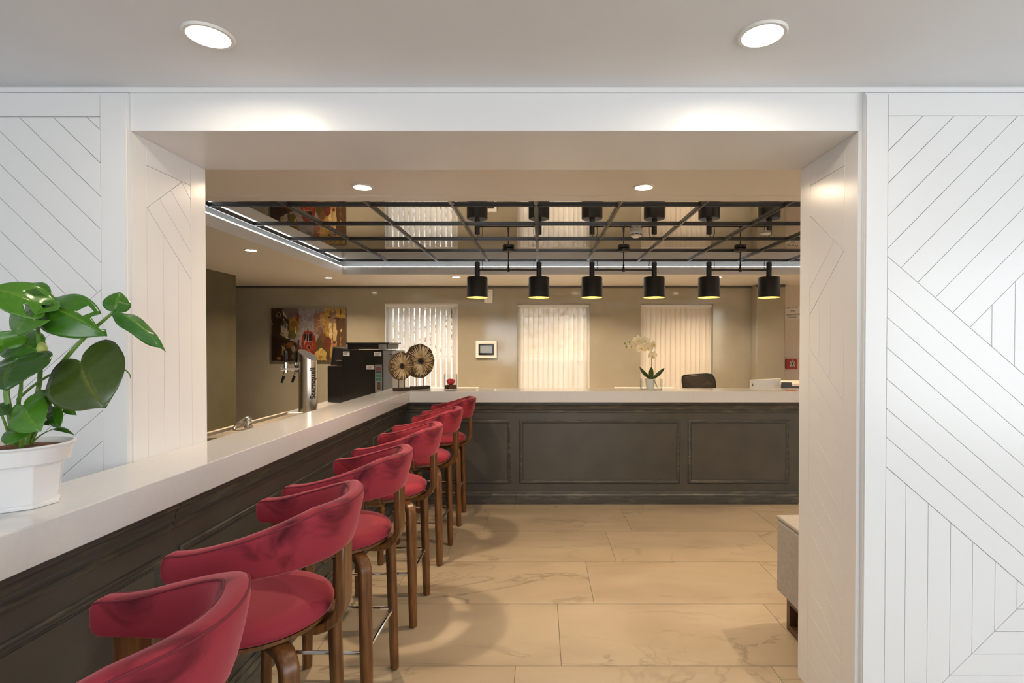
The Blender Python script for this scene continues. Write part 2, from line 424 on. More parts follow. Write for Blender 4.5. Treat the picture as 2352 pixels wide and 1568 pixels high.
struct('trim_3', MB().box(-5.2, 3.37, YB - 0.018, YB - 0.001, ZC - 0.035, ZC - 0.004), 'dark_trim', 'dark strip along the top of the rear wall')
struct('trim_4', MB().box(3.355, 3.80, 8.232, 8.249, ZC - 0.045, ZC - 0.006), 'dark_trim', 'dark strip along the top of the wall column')

# ------------------------------------------------------------------ white chevron panels
DP = 1.955                        # plane of the panel backing
def fr(ax, ay, d):                # frontal panel, a = X, b = Z, d proud of the plane
    return (ax, DP - d, ay)
def to_m(p): return ((p[0] - VX) * DP / F, H - (p[1] - VY) * DP / F)
def pxpoly(poly): return [to_m(p) for p in poly]
def cut_px(zone, lines): return slices(zone, lines)

# right panel
wp = thing('chevron_wall_panel', 'tall white chevron-grooved wall panel right of the opening', 'wall panel', (2.0, DP, 0))
MB().box((1983 - VX) * DP / F, 3.9, DP - 0.001, Y1 - 0.001, 0.0, 2.43).build('backing', 'panel', wp)
Xa = (1984 - VX) * DP / F; Xb = (2033 - VX) * DP / F; Ztop = to_m((0, 221))[1]; Zin = to_m((0, 271))[1]
plank([(Xa, 0.0), (Xb, 0.0), (Xb, Ztop), (Xa, Ztop)], fr, wp, name='stile')
Xe = (2965 - VX) * DP / F; plank([(Xb, Zin), (Xe, Zin), (Xe, Ztop), (Xb, Ztop)], fr, wp, name='top_rail'); plank([(Xe, 0.0), (Xe + 0.08, 0.0), (Xe + 0.08, Ztop), (Xe, Ztop)], fr, wp, name='stile')
zone = [(2033, 271), (2965, 271), (2965, 1728), (2033, 1728)]
def bs(y0, m=0.86, x0=2030): return (-m, 1.0, y0 - m * x0)          # y <= y0 + m (x - x0): above a falling line
def fs(y0, m=1.02, x0=2036): return (m, 1.0, y0 + m * x0)           # y <= y0 - m (x - x0): above a rising line
up = clip(zone, *bs(587)); a, b, c = bs(587); low = clip(zone, -a, -b, -c)
ups = slices(up, [fs(v) for v in (348, 421, 496, 569, 644.5, 717, 793, 868, 942)])
for p in ups[:-1]: plank(pxpoly(p), fr, wp)
for p in slices(ups[-1], [(1, 0, v) for v in [2273 + 52.5 * k for k in range(14)]]): plank(pxpoly(p), fr, wp)
lows = slices(low, [bs(v) for v in (658, 726, 795, 866, 934, 1000, 1068)])
for p in lows[:-1]: plank(pxpoly(p), fr, wp)
nest = lows[-1]
xk = [2033, 2079.5, 2131, 2183, 2234, 2286, 2337, 2389, 2441, 2493, 2545]; yk = [1709, 1658, 1606, 1554, 1503, 1451, 1399, 1347, 1295, 1243, 1191]
rest = nest
for i in range(len(xk) - 1):
    mit = (1.0, 1.0, xk[i] + yk[i])                                 # x + y <= c : left of / above the mitre
    col = clip(clip(rest, 1, 0, xk[i + 1]), *mit)
    if len(col) >= 3: plank(pxpoly(col), fr, wp)
    hz = clip(clip(rest, 0, -1, -yk[i + 1]), -1, -1, -mit[2])
    hz = clip(hz, 0, 1, yk[i])
    if len(hz) >= 3 and i > 0: plank(pxpoly(hz), fr, wp)
    rest = clip(rest, -1, 0, -xk[i + 1]); rest = clip(rest, 0, 1, yk[i + 1])
    if len(rest) < 3: break

# left panel
wq = thing('chevron_wall_panel', 'white chevron-grooved wall panel left of the opening, behind the potted plant', 'wall panel', (-2.0, DP, 0))
MB().box(-3.9, (296 - VX) * DP / F, DP - 0.001, Y1 - 0.001, 0.0, 2.43).build('backing', 'panel', wq)
Xc = (239 - VX) * DP / F; Xd = (295 - VX) * DP / F; Zt = to_m((0, 223))[1]; Zi = to_m((0, 273))[1]
plank([(Xc, 0.2), (Xd, 0.2), (Xd, Zt), (Xc, Zt)], fr, wq, name='stile')
plank([(-3.4, Zi), (Xc, Zi), (Xc, Zt), (-3.4, Zt)], fr, wq, name='top_rail')
zone = [(-560, 273), (239, 273), (239, 1560), (-560, 1560)]
def fl(y0, m=0.865): return (m, 1.0, y0 + m * 239)                   # above a line rising to the right border
def bl(y0, m=0.98): return (-m, 1.0, y0 - m * 239)
up = clip(zone, *fl(665)); a, b, c = fl(665); low = clip(zone, -a, -b, -c)
for p in slices(up, [bl(v) for v in (303, 378, 454, 529, 605, 681, 757, 833, 909, 985, 1061)]): plank(pxpoly(p), fr, wq)
for p in slices(low, [fl(v) for v in (736, 806, 876, 942, 1011, 1082, 1152, 1222)]): plank(pxpoly(p), fr, wq)

# reveal panels (a = depth along the reveal, b = height)
def rl(a, b, d): return (XL + d, a, b)
def rr_(a, b, d): return (XR - d, a, b)
jl = thing('reveal_panel', 'white grooved panel lining the left reveal of the opening', 'wall panel', (XL, 2.18, 0))
A0, A1, ZT = 2.045, 2.304, 2.197
plank([(Y1, 0.02), (A0, 0.02), (A0, ZL), (Y1, ZL)], rl, jl, gap=0.0002, name='stile')
plank([(A1, 0.02), (Y2, 0.02), (Y2, ZL), (A1, ZL)], rl, jl, gap=0.0002, name='stile')
plank([(A0, ZT), (A1, ZT), (A1, ZL), (A0, ZL)], rl, jl, gap=0.0002, name='top_rail')
def above(y0, m, x0): return (m, -1.0, m * x0 - y0)    # b >= y0 + m (a - x0)
rect = [(A0, 0.02), (A1, 0.02), (A1, ZT), (A0, ZT)]
t1 = above(2.035, 0.80, 2.049)
plank(clip(rect, *t1), rl, jl); low = clip(rect, -t1[0], -t1[1], -t1[2])
pieces = slices(low, [above(2.193 - 0.8 * 0.066 * k, -0.96, 2.246 - 0.066 * k) for k in range(4)])
for p in pieces[:-1]: plank(p, rl, jl)
for p in slices(pieces[-1], [(1, 0, v) for v in (2.134, 2.222)]): plank(p, rl, jl)
jr = thing('reveal_panel', 'white grooved panel lining the right reveal of the opening', 'wall panel', (XR, 2.18, 0))
A0, A1, ZT = 2.056, 2.319, 2.20
plank([(Y1, 0.0), (A0, 0.0), (A0, ZL), (Y1, ZL)], rr_, jr, gap=0.0002, name='stile')
plank([(A1, 0.0), (Y2, 0.0), (Y2, ZL), (A1, ZL)], rr_, jr, gap=0.0002, name='stile')
plank([(A0, ZT), (A1, ZT), (A1, ZL), (A0, ZL)], rr_, jr, gap=0.0002, name='top_rail')
rect = [(A0, 0.0), (A1, 0.0), (A1, ZT), (A0, ZT)]
t1 = above(2.07, 0.78, 2.319)
plank(clip(rect, *t1), rr_, jr); low = clip(rect, -t1[0], -t1[1], -t1[2])
s1 = slices(low, [above(1.911, -0.92, 2.142), above(1.866, -0.91, 2.066)])
for p in s1[:-1]: plank(p, rr_, jr)
t2 = above(1.493, 0.78, 2.319); a, b, c = t2
ver = clip(s1[-1], *t2)
for p in slices(ver, [(1, 0, v) for v in (2.151, 2.238)]): plank(p, rr_, jr)
low = clip(s1[-1], -a, -b, -c)
dl = slices(low, [above(1.493 - 0.111 * k, 0.78, 2.319) for k in range(1, 10)])
for p in dl[:-1]: plank(p, rr_, jr)
for p in slices(dl[-1], [above(0.44 - 0.10 * k, 0.30, 2.319) for k in range(0, 4)]): plank(p, rr_, jr)

# ------------------------------------------------------------------ counters
ZW0, ZW1 = 0.970, 1.072        # worktop slab
XF, XBk = -1.222, -1.510       # left worktop front / back edge
YF, YBk = 4.975, 5.36          # rear worktop front / back edge
wt = thing('bar_worktop', 'long white quartz worktop slab running along the bar on the left', 'worktop', (-1.36, 2.5, ZW0))
def xy(a, b, d): return (a, b, d)
MB().prism([(XBk, -0.6), (XF, -0.6), (XF, YF), (XBk, YBk)], xy, ZW0, ZW1).build('slab', 'quartz', wt, bevel=0.003)
MB().box(XBk + 0.002, -1.30, -0.6, 5.2, ZW0 - 0.02, ZW0 - 0.0005).build('underlay', 'charcoal', wt)
wr = thing('reception_worktop', 'white quartz worktop slab across the reception counter at the back', 'worktop', (0.6, 5.1, ZW0))
MB().prism([(XF, YF), (2.75, YF), (2.75, YBk), (XBk, YBk)], xy, ZW0, ZW1).build('slab', 'quartz', wr, bevel=0.003)
MB().box(-1.4, 2.7, 5.08, YBk - 0.01, ZW0 - 0.02, ZW0 - 0.0005).build('underlay', 'charcoal', wr)

XP, YP = -1.285, 5.045         # faces of the panelling
COR = [(0.0, -0.105), (0.006, -0.105), (0.008, -0.097), (0.014, -0.095), (0.014, -0.086), (0.009, -0.083), (0.011, -0.076), (0.019, -0.072), (0.021, -0.064),
       (0.017, -0.060), (0.020, -0.046), (0.030, -0.030), (0.038, -0.024), (0.038, -0.012), (0.042, -0.012), (0.042, 0.0), (0.0, 0.0)]
BASE = [(0.0, 0.0), (0.034, 0.0), (0.036, 0.02), (0.034, 0.058), (0.024, 0.066), (0.026, 0.074), (0.020, 0.090), (0.012, 0.097), (0.016, 0.106), (0.012, 0.116), (0.0, 0.118)]
FRM = [(0.0, 0.0), (0.0, 0.004), (0.004, 0.010), (0.010, 0.012), (0.014, 0.008), (0.020, 0.009), (0.026, 0.004), (0.030, 0.0)]
def panel_frame(parent, a0, a1, b0, b1, fn):
    mb = MB(); cs = [((a0, b0), (1, 1)), ((a1, b0), (-1, 1)), ((a1, b1), (-1, -1)), ((a0, b1), (1, -1))]
    mb.rings([[fn(c[0] + o[0] * w, c[1] + o[1] * w, h) for w, h in FRM] for c, o in cs + [cs[0]]], caps=False)
    mb.build('panel_moulding', 'worn', parent, smooth=True, angle=50)
    fld = [(a0 + 0.034, b0 + 0.034), (a1 - 0.034, b0 + 0.034), (a1 - 0.034, b1 - 0.034), (a0 + 0.034, b1 - 0.034)]
    plank(fld, fn, parent, gap=0.0, depth=0.005, cham=0.003, name='field_panel', m='charcoal')
fb = thing('bar_counter', 'charcoal panelled front of the left bar counter behind the stools', 'counter', (-1.36, 2.5, 0))
MB().box(XBk + 0.01, XP, -0.6, YF + 0.20, 0.0, ZW0 - 0.021).build('body', 'charcoal', fb)
def fx(a, b, d): return (XP + d, a, b)
seam = [(-0.6, 1.836), (1.840, 5.06)]
for s0, s1_ in seam:
    sweep_profile(COR, [((XP, s0, ZW0 - 0.001), (1, 0, 0)), ((XP, s1_, ZW0 - 0.001), (1, 0 if s1_ < 4 else -1, 0))]).build('cornice', 'worn', fb, smooth=True, angle=40)
    sweep_profile(BASE, [((XP, s0, 0), (1, 0, 0)), ((XP, s1_, 0), (1, 0 if s1_ < 4 else -1, 0))]).build('base_moulding', 'worn', fb, smooth=True, angle=40)
for a0, a1 in ((-0.5, 0.2), (0.28, 1.79), (1.88, 3.93), (4.06, 4.96)):
    panel_frame(fb, a0, a1, 0.19, 0.795, fx)
rb = thing('reception_counter', 'charcoal panelled front of the reception counter at the back', 'counter', (0.6, 5.1, 0))
MB().box(XP, 2.62, YP, 5.30, 0.0, ZW0 - 0.021).build('body', 'charcoal', rb)
def fy(a, b, d): return (a, YP - d, b)
for s0, s1_ in ((XP, -0.226), (-0.224, 2.447)):
    p0 = ((s0, YP, ZW0 - 0.001), (1 if s0 < -1 else 0, -1, 0)); p1 = ((s1_, YP, ZW0 - 0.001), (0, -1, 0))
    sweep_profile(COR, [p0, p1]).build('cornice', 'worn', rb, smooth=True, angle=40)
    q0 = ((s0, YP, 0), p0[1]); q1 = ((s1_, YP, 0), (0, -1, 0))
    sweep_profile(BASE, [q0, q1]).build('base_moulding', 'worn', rb, smooth=True, angle=40)
for a0, a1 in ((-1.19, -0.276), (-0.194, 1.333), (1.411, 2.373)):
    panel_frame(rb, a0, a1, 0.19, 0.795, fy)

# working surfaces behind the bar
bb = thing('back_bar_cabinet', 'low service cabinet behind the bar carrying the drainboard and coffee machine', 'cabinet', (-1.9, 4.2, 0))
MB().box(-2.24, XBk - 0.02, 2.45, 6.05, 0.0, 0.875).build('body', 'charcoal', bb)
MB().box(-2.28, XBk - 0.005, 2.43, 6.10, 0.876, 0.910).build('top', 'quartz', bb, bevel=0.003)
rd = thing('reception_desk', 'low white work desk hidden behind the reception counter', 'desk', (1.2, 5.75, 0))
MB().box(-0.6, 3.4, 5.37, 6.15, 0.715, 0.750).build('top', 'quartz', rd, bevel=0.003)
for x in (-0.55, 1.4, 3.33): MB().box(x, x + 0.035, 5.40, 6.10, 0.0, 0.714).build('leg', 'white_plastic', rd)
for lab, x0, x1 in (('white low storage unit below the left-hand window', -1.62, -0.79), ('white low storage unit below the right-hand window, behind the orchid', 0.97, 1.735)):
    c = thing('storage_unit', lab, 'cabinet', ((x0 + x1) / 2, 6.66, 0), 'storage units behind reception')
    MB().box(x0 + 0.01, x1 - 0.01, 6.55, 6.92, 0.0, 0.934).build('body', 'white_plastic', c)
    MB().box(x0, x1, 6.53, 6.93, 0.935, 0.962).build('top', 'quartz', c, bevel=0.002)
    for i in range(2):
        w = (x1 - x0 - 0.03) / 2
        d = MB().box(x0 + 0.012 + i * (w + 0.006), x0 + 0.012 + i * (w + 0.006) + w, 6.532, 6.549, 0.06, 0.925).build('door', 'white_plastic', c, bevel=0.002)
c = thing('storage_unit', 'wooden topped cabinet at the far right beside the red alarm', 'cabinet', (3.35, 6.7, 0), 'storage units behind reception')
MB().box(3.05, 3.70, 6.45, 6.95, 0.0, 1.01).build('body', 'grey_plastic', c)
MB().box(3.02, 3.72, 6.42, 6.97, 1.012, 1.045).build('top', 'cream_wall', c, bevel=0.003)

# ------------------------------------------------------------------ mirrored ceiling
mc = thing('mirror_ceiling', 'bronze mirror panel ceiling held in a dark metal grid', 'ceiling grid', (0.6, 5.3, ZM))
gx = [-0.03 + 0.645 * k for k in range(-3, 6)]
gy = [4.135, 4.79, 5.46, 6.14]
GX = [TX0 + 0.045] + gx + [TX1 - 0.045]; GY = [TY0 - 0.06] + gy + [6.85]
ex = [LX0 + 0.01] + gx + [LX1 - 0.01]; ey = [LY0 + 0.01] + gy + [LY1 - 0.01]
for i in range(len(ex) - 1):
    for j in range(len(ey) - 1):
        MB().box(ex[i] + 0.001, ex[i + 1] - 0.001, ey[j] + 0.001, ey[j + 1] - 0.001, ZM, ZM + 0.008).build('mirror_panel', 'mirror', mc)
def bar(name, x0, x1, y0, y1):
    mb = MB().box(x0, x1, y0, y1, ZM - 0.011, ZM - 0.0003)
    cx0, cx1, cy0, cy1 = (x0 + 0.009, x1 - 0.009, y0, y1) if (x1 - x0) < (y1 - y0) else (x0, x1, y0 + 0.009, y1 - 0.009)
    mb.box(cx0, cx1, cy0, cy1, ZM - 0.018, ZM - 0.0105)
    return mb.build(name, 'grid', mc)
for y in GY: bar('cross_bar', GX[0] - 0.02, GX[-1] + 0.02, y - 0.017, y + 0.017)
for x in GX: bar('long_bar', x - 0.017, x + 0.017, GY[0], GY[-1])
lc = thing('cove_light', 'cool white strip light glowing around the mirrored ceiling recess', 'light', (0.6, 5.3, ZM - 0.06))
zz0, zz1 = ZC + 0.094, ZC + 0.106
for x0, x1, y0, y1 in ((TX0 - 0.014, TX0 - 0.006, TY0, TY1), (TX1 + 0.006, TX1 + 0.014, TY0, TY1), (TX0, TX1, TY1 + 0.006, TY1 + 0.014), (TX0, TX1, TY0 - 0.014, TY0 - 0.006)):
    MB().box(x0, x1, y0, y1, zz0 + 0.003, zz1 - 0.002).build('led_strip', 'led', lc)

# ------------------------------------------------------------------ downlights
def downlight(x, y, label, power, r=0.056, lens='lamp_lens', group='recessed ceiling downlights', col=WARM, spread=135):
    t = thing('ceiling_downlight', label, 'downlight', (x, y, ZC), group)
    MB().lathe([(r, -0.002), (r + 0.004, -0.007), (r + 0.013, -0.007), (r + 0.017, -0.001), (r + 0.017, 0.0), (r, 0.0)], (x, y, ZC), 40, caps=False).build('trim_ring', 'white_plastic', t, smooth=True)
    MB().lathe([(r, -0.0025), (r * 0.6, -0.0038), (0.002, -0.0045)], (x, y, ZC), 40).build('lens', lens, t, smooth=True)
    l = add_light('lamp', 'AREA', (0, 0, -0.012), (0, 0, 0), power, col, shape='DISK', size=r * 1.8, spread=R(spread))
    l.parent = t
    return t
FRONTC = (1.0, 0.84, 0.64)
downlight(-1.012, 1.632, 'round downlight in the front ceiling above the plant side', P_DOWN_FRONT, lens='lamp_lens_front', col=FRONTC, spread=172)
downlight(0.677, 1.626, 'round downlight in the front ceiling nearer the right wall panel', P_DOWN_FRONT, lens='lamp_lens_front', col=FRONTC, spread=172)
downlight(-1.06, 3.18, 'left downlight in the ceiling strip just behind the lintel', P_DOWN_NEAR, 0.048, spread=155)
downlight(0.62, 3.18, 'right downlight in the ceiling strip just behind the lintel', P_DOWN_NEAR, 0.048, spread=155)
downlight(-2.87, 5.28, 'downlight in the ceiling strip above the dark left side wall', P_DOWN_REAR, 0.048)
downlight(-2.96, 7.43, 'downlight near the rear wall above the painting', P_DOWN_REAR, 0.048)
downlight(-1.16, 7.36, 'downlight near the rear wall above the window with open vanes', P_DOWN_REAR, 0.048)
downlight(0.64, 7.36, 'downlight near the rear wall half hidden by the third black shade', P_DOWN_REAR, 0.048)
downlight(2.46, 7.36, 'downlight near the rear wall half hidden by the fifth black shade', P_DOWN_REAR, 0.048)
downlight(2.35, 3.18, 'added downlight in the ceiling strip, unseen behind the right pier', P_DOWN_NEAR, 0.048)  # extra lamp out of view, added to light the rear room
downlight(4.35, 5.28, 'added unseen downlight in the ceiling strip above the far right cabinet', P_DOWN_REAR, 0.048)  # unseen counterpart of the left-hand lamp, added for rear brightness

# ------------------------------------------------------------------ pendant lamps
YL = 6.0
def pendant(label, xc, xs):
    t = thing('pendant_lamp', label, 'lamp', (xc, YL, ZM - 0.026), 'pendant lamps above reception')
    za = 2.356
    MB().lathe([(0.002, -0.004), (0.062, -0.004), (0.066, -0.008), (0.066, -0.034), (0.062, -0.038), (0.002, -0.038)], (xc, YL, ZM), 32).build('canopy', 'black', t, smooth=True)
    MB().tube([(xc, YL, ZM - 0.036), (xc, YL, za + 0.05)], 0.0075, 10).tube([(xc, YL, za + 0.07), (xc, YL, za - 0.02)], [0.009, 0.016], 12).build('rod', 'black', t, smooth=True)
    MB().tube([(xs[0], YL, za), (xs[1], YL, za)], 0.0085, 10).build('arm', 'black', t, smooth=True)
    for i, x in enumerate(xs):
        MB().lathe([(0.002, 2.445), (0.026, 2.445), (0.030, 2.440), (0.030, 2.27)], (x, YL, 0), 28).build('stem', 'black', t, smooth=True)
        sh = MB().lathe([(0.031, 2.274), (0.113, 2.272), (0.117, 2.266), (0.117, 2.065), (0.121, 2.046), (0.116, 2.046), (0.112, 2.066), (0.112, 2.262), (0.031, 2.268)], (x, YL, 0), 48, caps=False).build('shade', 'black', t, smooth=True, angle=40)
        MB().lathe([(0.1155, 2.0455), (0.1112, 2.066), (0.1112, 2.26), (0.02, 2.262)], (x, YL, 0), 48, caps=False).build('lining', 'gold', sh, smooth=True)
        MB().lathe([(0.004, 2.13), (0.022, 2.137), (0.03, 2.155), (0.022, 2.18), (0.014, 2.2), (0.014, 2.26)], (x, YL, 0), 24).build('bulb', 'bulb', sh, smooth=True)
        sg = 1 if i == 0 else -1
        pts = []
        for k in range(13):
            a = math.pi * k / 12
            pts.append((x + sg * (0.028 - 0.03 * math.cos(a)), YL - 0.012, 2.44 + 0.036 * math.sin(a)))
        pts += [(x + sg * 0.06, YL - 0.012, 2.40), (x + sg * 0.056, YL - 0.008, 2.36)]
        MB().tube(pts, 0.0032, 6).build('cable', 'black', t, smooth=True)
        l = add_light('lamp', 'POINT', (x - xc, 0, 2.115 - (ZM - 0.026)), (0, 0, 0), P_PEND, (1.0, 0.70, 0.36), shadow_soft_size=0.03)
        l.parent = t
pendant('leftmost twin-shade black pendant lamp over the reception', -0.354, (-0.706, -0.010))
pendant('middle twin-shade black pendant lamp over the reception', 0.945, (0.588, 1.290))
pendant('rightmost twin-shade black pendant lamp over the reception', 2.262, (1.908, 2.586))

# smoke detectors on the mirror
def detector(x, y, label, r=0.062, d=0.06):
    t = thing('smoke_detector', label, 'detector', (x, y, ZM))
    MB().lathe([(0.002, -0.0005), (r, -0.0005), (r, -d * 0.30), (r * 0.93, -d * 0.42)], (x, y, ZM), 36).build('base', 'white_plastic', t, smooth=True)
    MB().lathe([(r * 0.90, -d * 0.42), (r * 0.84, -d * 0.75), (r * 0.45, -d * 0.97), (0.002, -d)], (x, y, ZM), 36).build('cap', 'white_plastic', t, smooth=True)
    for k in range(8):
        a = 2 * math.pi * k / 8
        c, s = math.cos(a), math.sin(a); w = 0.016
        p0 = Vector((x + c * r * 0.885, y + s * r * 0.885, ZM - d * 0.53)); tg = Vector((-s, c, 0)) * w
        MB().tube([p0 - tg, p0 + tg], 0.0035, 6).build('vent_slot', 'ink', t)
detector(0.925, 5.12, 'white domed smoke detector on the mirrored ceiling beside the middle pendant')
t = thing('ceiling_roundel', 'small flat white sensor on the mirrored ceiling above the rightmost shade', 'roundel', (2.20, 5.18, ZM))  # flat white disc with a small raised centre
MB().lathe([(0.002, -0.001), (0.05, -0.001), (0.05, -0.010), (0.045, -0.014), (0.002, -0.014)], (2.20, 5.18, ZM), 32).build('disc', 'white_plastic', t, smooth=True)
MB().lathe([(0.016, -0.014), (0.014, -0.022), (0.002, -0.024)], (2.20, 5.18, ZM), 20).build('lens', 'white_plastic', t, smooth=True)

# ------------------------------------------------------------------ windows and blinds
BL = [('white vertical blind with open vanes on the window nearest the painting', 57, 'vane', 13),
      ('cream vertical blind with closed vanes on the middle window', 14, 'vane_sheer', 14),
      ('cream vertical blind with closed vanes on the right-hand window behind the orchid', 10, 'vane_cream', 14)]
for i, (x0, x1) in enumerate(WIN):
    w = structure('window_%d' % (i + 1), 'white framed window with clear upper and frosted lower glass', ((x0 + x1) / 2, YB + 0.17, WZ0))
    yf0, yf1 = YB + 0.13, YB + 0.19; fw = 0.06; zt = 1.345
    xm = x0 + (x1 - x0) * (0.80 if i == 0 else 0.77)
    for n_, bx in (('frame_stile', (x0, x0 + fw, yf0, yf1, WZ0, WZ1)), ('frame_stile', (x1 - fw, x1, yf0, yf1, WZ0, WZ1)),
                   ('frame_rail', (x0 + fw, x1 - fw, yf0, yf1, WZ1 - fw, WZ1)), ('frame_rail', (x0 + fw, x1 - fw, yf0, yf1, WZ0, WZ0 + fw)),
                   ('transom', (x0 + fw, x1 - fw, yf0 + 0.01, yf1 - 0.01, zt - 0.02, zt + 0.015)), ('mullion', (xm - 0.012, xm + 0.012, yf0 + 0.01, yf1 - 0.01, WZ0 + fw, zt - 0.02))):
        MB().box(*bx).build(n_, 'pvc', w, bevel=0.003)
    MB().box(x0 + fw, x1 - fw, yf0 + 0.028, yf0 + 0.032, zt + 0.015, WZ1 - fw).build('pane', 'pane', w)
    for a0, a1 in ((x0 + fw, xm - 0.012), (xm + 0.012, x1 - fw)):
        MB().box(a0, a1, yf0 + 0.028, yf0 + 0.032, WZ0 + fw, zt - 0.02).build('frosted_pane', 'frosted', w)
    for n_, bx in (('reveal_lining', (x0 - 0.001, x0 + 0.006, YB - 0.004, yf0, WZ0, WZ1)), ('reveal_lining', (x1 - 0.006, x1 + 0.001, YB - 0.004, yf0, WZ0, WZ1)),
                   ('reveal_lining', (x0, x1, YB - 0.004, yf0, WZ1 - 0.006, WZ1 + 0.001)), ('sill', (x0, x1, YB - 0.03, yf0, WZ0 - 0.001, WZ0 + 0.02))):
        MB().box(*bx).build(n_, 'pvc' if i == 0 else 'taupe', w)
    lab, ang, mt, nv = BL[i]
    b = thing('vertical_blind', lab, 'blind', ((x0 + x1) / 2, YB + 0.06, WZ0 + 0.03), 'vertical blinds on the rear windows')
    MB().box(x0 + 0.008, x1 - 0.008, YB + 0.045, YB + 0.085, WZ1 - 0.05, WZ1 - 0.008).build('head_rail', 'pvc', b, bevel=0.003)
    pitch = (x1 - x0 - 0.05) / nv
    vw = 0.089 if i == 0 else 0.094
    zb, ztop = WZ0 + 0.05, WZ1 - 0.052
    vm = MB()
    for k in range(9):   # a shallow arc across the vane
        pass
    n = 6; pts = [((k / n - 0.5) * vw, 0.006 * (1 - (2 * k / n - 1) ** 2)) for k in range(n + 1)]
    ring0 = [(a, c, zb) for a, c in pts] + [(a, c + 0.0008, zb) for a, c in pts[::-1]]
    ring1 = [(a, c, ztop) for a, c in pts] + [(a, c + 0.0008, ztop) for a, c in pts[::-1]]
    me = MB().rings([ring0, ring1]).mesh('vane', mt, True, 60, (0, 0, WZ0 + 0.03))
    for k in range(nv):
        o = link('vane', me, b); o.location = (x0 + 0.025 + pitch * (k + 0.5) - (x0 + x1) / 2, 0.005, 0)
        extra = random.uniform(-4, 4)
        if i == 1 and k >= 9: extra += 14
        o.rotation_euler = (0, 0, R(ang + extra))
    MB().tube([(x1 - 0.2, YB + 0.03, WZ1 - 0.05), (x1 - 0.2, YB + 0.03, 0.95)], 0.004, 6).build('wand', 'pvc', b)

# outside: a sunlit bank of dry leaves with some green on it
bank = MB(); N = 46; gx0, gx1, gy0, gy1 = -9.0, 9.0, 8.75, 18.0
def bank_z(x, y):
    s = max(0.0, min(1.0, (y - 9.9) / 5.0)); s = s * s * (3 - 2 * s)
    return -0.1 + 4.6 * s + 0.10 * math.sin(x * 2.1 + y) * min(1, s * 3) + 0.07 * math.sin(3.7 * x - 2.2 * y) * min(1, s * 3)
vs = [(gx0 + (gx1 - gx0) * i / N, gy0 + (gy1 - gy0) * j / N) for j in range(N + 1) for i in range(N + 1)]
bank.add([(x, y, bank_z(x, y)) for x, y in vs], [(j * (N + 1) + i, j * (N + 1) + i + 1, (j + 1) * (N + 1) + i + 1, (j + 1) * (N + 1) + i) for j in range(N) for i in range(N)])
M['bank'] = add_noise(mat('dry_leaf_litter', (0.6, 0.5, 0.4), 0.9), (0.20, 0.12, 0.055), (0.62, 0.52, 0.38), 9.0, 8, 0.36, 0.56, bump=1.0)
struct('ground_bank', bank, 'bank', 'sunlit earth bank with dry leaves outside the windows', smooth=True)
M['shrub'] = add_noise(mat('bright_green_leaves', (0.2, 0.4, 0.06), 0.5), (0.10, 0.26, 0.03), (0.34, 0.50, 0.10), 30, 3)
def shrub(x, y, r, label, n=420):
    z = bank_z(x, y); t = thing('shrub', label, 'shrub', (x, y, z), 'shrubs on the bank outside')
    st = MB()
    for k in range(5):
        a = random.uniform(0, 6.28); st.tube([(x, y, z - 0.05), (x + math.cos(a) * r * 0.5, y + math.sin(a) * r * 0.4, z + r * 1.1)], [0.015, 0.006], 5)
    st.build('stem', 'bark', t)
    fo = MB()
    for k in range(n):
        u, v = random.uniform(0, 6.28), random.uniform(-0.4, 1)
        rr = r * random.uniform(0.5, 1.0); c = math.sqrt(max(0, 1 - v * v))
        p = Vector((x + rr * c * math.cos(u), y + rr * c * math.sin(u) * 0.8, z + r * 0.7 + rr * v * 0.9))
        d1 = Vector((random.uniform(-1, 1), random.uniform(-1, 1), random.uniform(-1, 1))).normalized(); d2 = d1.cross(Vector((0.3, 0.5, 0.8))).normalized()
        s = random.uniform(0.04, 0.08)
        fo.add([p - d1 * s, p + d2 * s * 0.45, p + d1 * s, p - d2 * s * 0.45], [(0, 1, 2, 3)])
    f = fo.build('foliage', 'shrub', t, recalc=False); f['kind'] = 'stuff'
shrub(-2.05, 12.3, 0.42, 'bright green shrub seen through the right edge of the open blind')
shrub(-2.75, 12.9, 0.30, 'smaller green shrub seen higher up through the open blind')
shrub(2.3, 12.9, 0.35, 'green shrub on the bank behind the right-hand blind')

